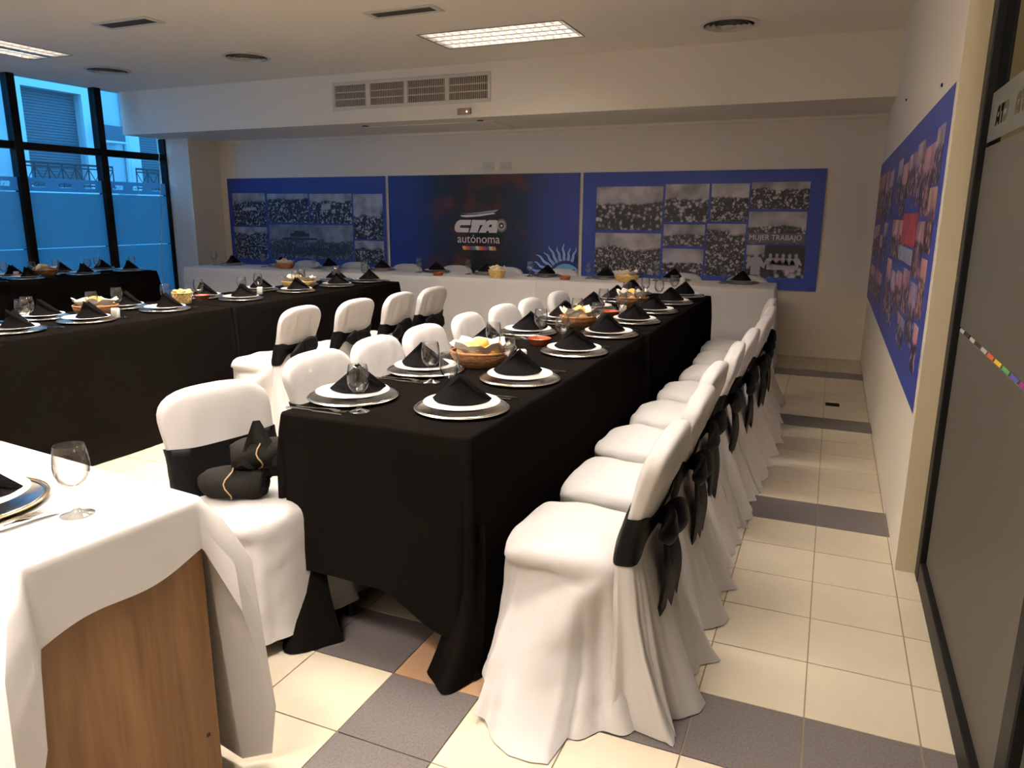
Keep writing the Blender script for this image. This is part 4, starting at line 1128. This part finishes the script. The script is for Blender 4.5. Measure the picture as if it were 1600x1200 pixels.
# ------------------------------------------------------------------ bread, bowls, shakers
SECT = ['toward the side wall', 'toward the far corner', 'toward the back wall', 'toward the white column', 'toward the street window', 'toward the rear', 'toward the viewer', 'toward the partition']
def sector(t): return SECT[int(round((t % (2 * PI)) / (PI / 4))) % 8]
def roll_mesh(seed, m):
    rn = random.Random(seed); R = []; n = 18; ph = [rn.random() * 6 for _ in range(3)]
    for k in range(11):
        v = PI * k / 10; z = -math.cos(v); r = math.sin(v)
        R.append([(.042 * r * math.cos(t) * (1 + .1 * math.sin(2 * t + ph[0])), .034 * r * math.sin(t) * (1 + .1 * math.sin(3 * t + ph[1])), .03 * z * (1 + .12 * math.cos(2 * t + ph[2])) - .004 * (1 if abs(math.sin(t)) < .2 and z > .3 else 0)) for t in [2 * PI * i / n for i in range(n)]])
    return MB().rings(R, cap0=True, cap1=True).mesh('bread_roll', m, True)
ROLLS = [roll_mesh(k, CRUST if k % 3 else CRUSTP) for k in range(4)]
def basket(x, y, rz, a, b, h, label, where, m, rolls=6, sheets=2, z0=TZ):
    r = tag(empty('bread_basket', (x, y, z0), rz), label, 'basket', 'bread baskets on the tables')
    rows = 9; body = MB()
    for k in range(rows):
        v = k / (rows - 1); s = .68 + .32 * math.sin(v * PI / 2)
        body.torus(a * s, b * s, h / rows * .62, h * (k + .5) / rows, 72, 6, wob=.012, k=22, ph=PI * (k % 2))
    wv = tag(body.build('woven_wall', m, r, True), kind='stuff')
    MB().lathe([(a * .66, .002), (a * .66, .008)], 40).build('base', m, r).scale = (1, b / a, 1)
    MB().torus(a * 1.01, b * 1.01, .006, h + .002, 60, 8, wob=.006, k=40).build('rim', m, r, True)
    rot = Matrix.Rotation(rz, 3, 'Z')
    for s in range(sheets):
        g = 15; R = []; ph = RND.random() * 6
        for i in range(g):
            row = []
            for j in range(g):
                u, v = -1 + 2 * i / (g - 1), -1 + 2 * j / (g - 1); rad = math.hypot(u, v)
                an = math.atan2(v, u) + s * PI / 4; q = min(rad, .62) * .92 + max(0, rad - .62) * .34
                px, py = q * math.cos(an) * a * 1.28, q * math.sin(an) * b * 1.28
                z = .012 + .004 * s + h * smooth((rad - .3) / .45) * 1.0 + max(0, rad - .7) * .055 * (1 + .3 * math.sin(4 * an + ph)) + .006 * math.sin(3 * u * 2 + ph) * rad
                row.append((px, py, z))
            R.append(row)
        o = tag(MB().rings(R, closed=False).build('paper_liner', PAPER, None, 50, (x, y, z0)), ['white paper liner with raised corners, ', 'upper white paper liner with raised corners, '][s] + where, 'paper napkin', 'paper liners in the bread baskets')
        o.rotation_euler = (0, 0, rz + .2 * s)
    for k in range(rolls):
        t = 2 * PI * k / max(1, rolls - 1) + .4; q = 0 if k == rolls - 1 else .52
        p = rot @ Vector((q * a * math.cos(t), q * b * math.sin(t), 0))
        o = tag(ob('bread_roll', ROLLS[k % 4], None, (x + p.x, y + p.y, z0 + h * .8 + (.042 if q == 0 else .016))), ('topmost bread roll, ' if q == 0 else 'golden bread roll ' + sector(math.atan2(p.y, p.x)) + ', ') + where, 'bread roll', 'bread rolls ' + where)
        o.rotation_euler = (RND.uniform(-.4, .4), RND.uniform(-.4, .4), RND.random() * 6)
basket(-1.363, 2.835, .3, .125, .105, .062, 'brown woven bread basket nearest on the central table', 'in the nearest basket of the central table', WICKER, 7)
basket(-1.335, 4.12, 1.2, .12, .1, .06, 'brown woven bread basket in the middle of the central table', 'in the middle basket of the central table', WICKER, 6)
basket(-1.30, 5.25, .8, .12, .1, .06, 'brown woven bread basket toward the far end of the central table', 'in the far basket of the central table', WICKER, 6)
basket(-4.27, 3.25, .4, .13, .11, .062, 'brown woven bread basket nearest on the left table', 'in the nearest basket of the left table', WICKER, 6)
basket(-4.25, 5.2, .5, .14, .12, .06, 'tan woven bread basket toward the far end of the left table', 'in the far basket of the left table', STRAW, 5)
basket(-7.39, 5.1, .5, .125, .105, .06, 'brown woven bread basket on the window table', 'in the basket of the window table', WICKER, 6, 1)
basket(-5.95, 7.05, 0, .12, .095, .06, 'brown woven bread basket on the head table near the street window', 'in the brown basket of the head table', WICKER, 5, 1)
basket(-1.83, 7.12, 0, .115, .095, .062, 'yellow straw bread basket on the head table near the side wall', 'in the yellow basket of the head table', STRAW, 5)
basket(-3.17, 7.0, 0, .085, .075, .075, 'small pale straw basket on the head table below the lettering', 'in the pale basket of the head table', STRAW, 5, 1)
def stick_basket(x, y):
    r = tag(empty('breadstick_basket', (x, y, TZ), .4), 'small lattice straw basket of breadsticks on the left table', 'basket')
    m = MB(); n = 16
    for k in range(n):
        for sg in (-1, 1):
            pts = [(math.cos(2 * PI * (k / n + sg * v * .12)) * (.055 + .012 * v), math.sin(2 * PI * (k / n + sg * v * .12)) * (.055 + .012 * v) , .004 + .07 * v) for v in (0, .25, .5, .75, 1)]
            m.tube(pts, .0042, 5)
    tag(m.build('lattice_wall', STRAW, r, True), kind='stuff')
    MB().lathe([(.055, 0), (.055, .006)], 24).build('base', STRAW, r)
    MB().torus(.068, .068, .006, .076, 30, 6).build('rim', STRAW, r, True)
    for k in range(8):
        t = 2 * PI * k / 8
        o = MB().tube([(-.03, 0, 0), (-.015, 0, .003), (.02, 0, .002), (.035, 0, 0)], [.006, .013, .013, .006], 8).build('bread_piece', CRUSTP, None, True, (x + .035 * math.cos(t), y + .035 * math.sin(t), TZ + .075 + .008 * (k % 2)))
        o.rotation_euler = (0, -.25, t + .8); tag(o, 'pale bread finger ' + sector(t) + ' in the lattice straw basket', 'bread', 'bread fingers in the lattice basket')
stick_basket(-4.3, 3.97)
POT = lm([(0, .0), (.046, .0), (.05, .004), (.058, .03), (.061, .034), (.058, .036), (.055, .032), (.047, .009), (0, .008)], 40, 'clay_bowl', CLAY)
for x, y, lab in [(-1.317, 3.43, 'nearer on the central table'), (-1.285, 4.62, 'farther on the central table'), (-3.85, 6.98, 'on the head table below the lettered board, by the street side'), (-2.46, 7.1, 'on the head table below the half sun emblem'), (-4.35, 4.2, 'on the left table behind the lattice basket')]:
    tag(ob('clay_bowl', POT, None, (x, y, TZ)), 'small glazed terracotta bowl ' + lab, 'bowl', 'terracotta dip bowls')
def shaker_mesh():
    m = MB(); R = []; n = 24
    for s, z in ((.85, 0), (1, .004), (1, .052), (.95, .057), (.8, .06), (.0, .061)):
        R.append([(.022 * s * math.copysign(abs(math.cos(t)) ** .5, math.cos(t)), .022 * s * math.copysign(abs(math.sin(t)) ** .5, math.sin(t)), z) for t in [2 * PI * i / n for i in range(n)]])
    return m.rings(R, cap0=True).mesh('shaker', WHITEC, 50)
SHK = shaker_mesh()
HOLE = MB().lathe([(.0016, .0), (.0016, .0006)], 8).mesh('pour_hole', DARKLEG)
for x, y, lab in [(-1.22, 2.96, 'beside the nearest basket of the central table'), (-1.235, 4.74, 'farther along the central table'), (-4.06, 3.22, 'by the nearest basket of the left table'), (-4.22, 4.68, 'in the middle of the left table'), (-1.3, 7.2, 'on the head table near the side wall'), (-7.45, 4.85, 'on the window table')]:
    s = tag(ob('salt_shaker', SHK, None, (x, y, TZ), .5), 'squat white ceramic shaker ' + lab, 'shaker', 'white shakers')
    for a in range(3): ob('pour_hole', HOLE, s, (.006 * math.cos(a * 2.1), .006 * math.sin(a * 2.1), .0607))
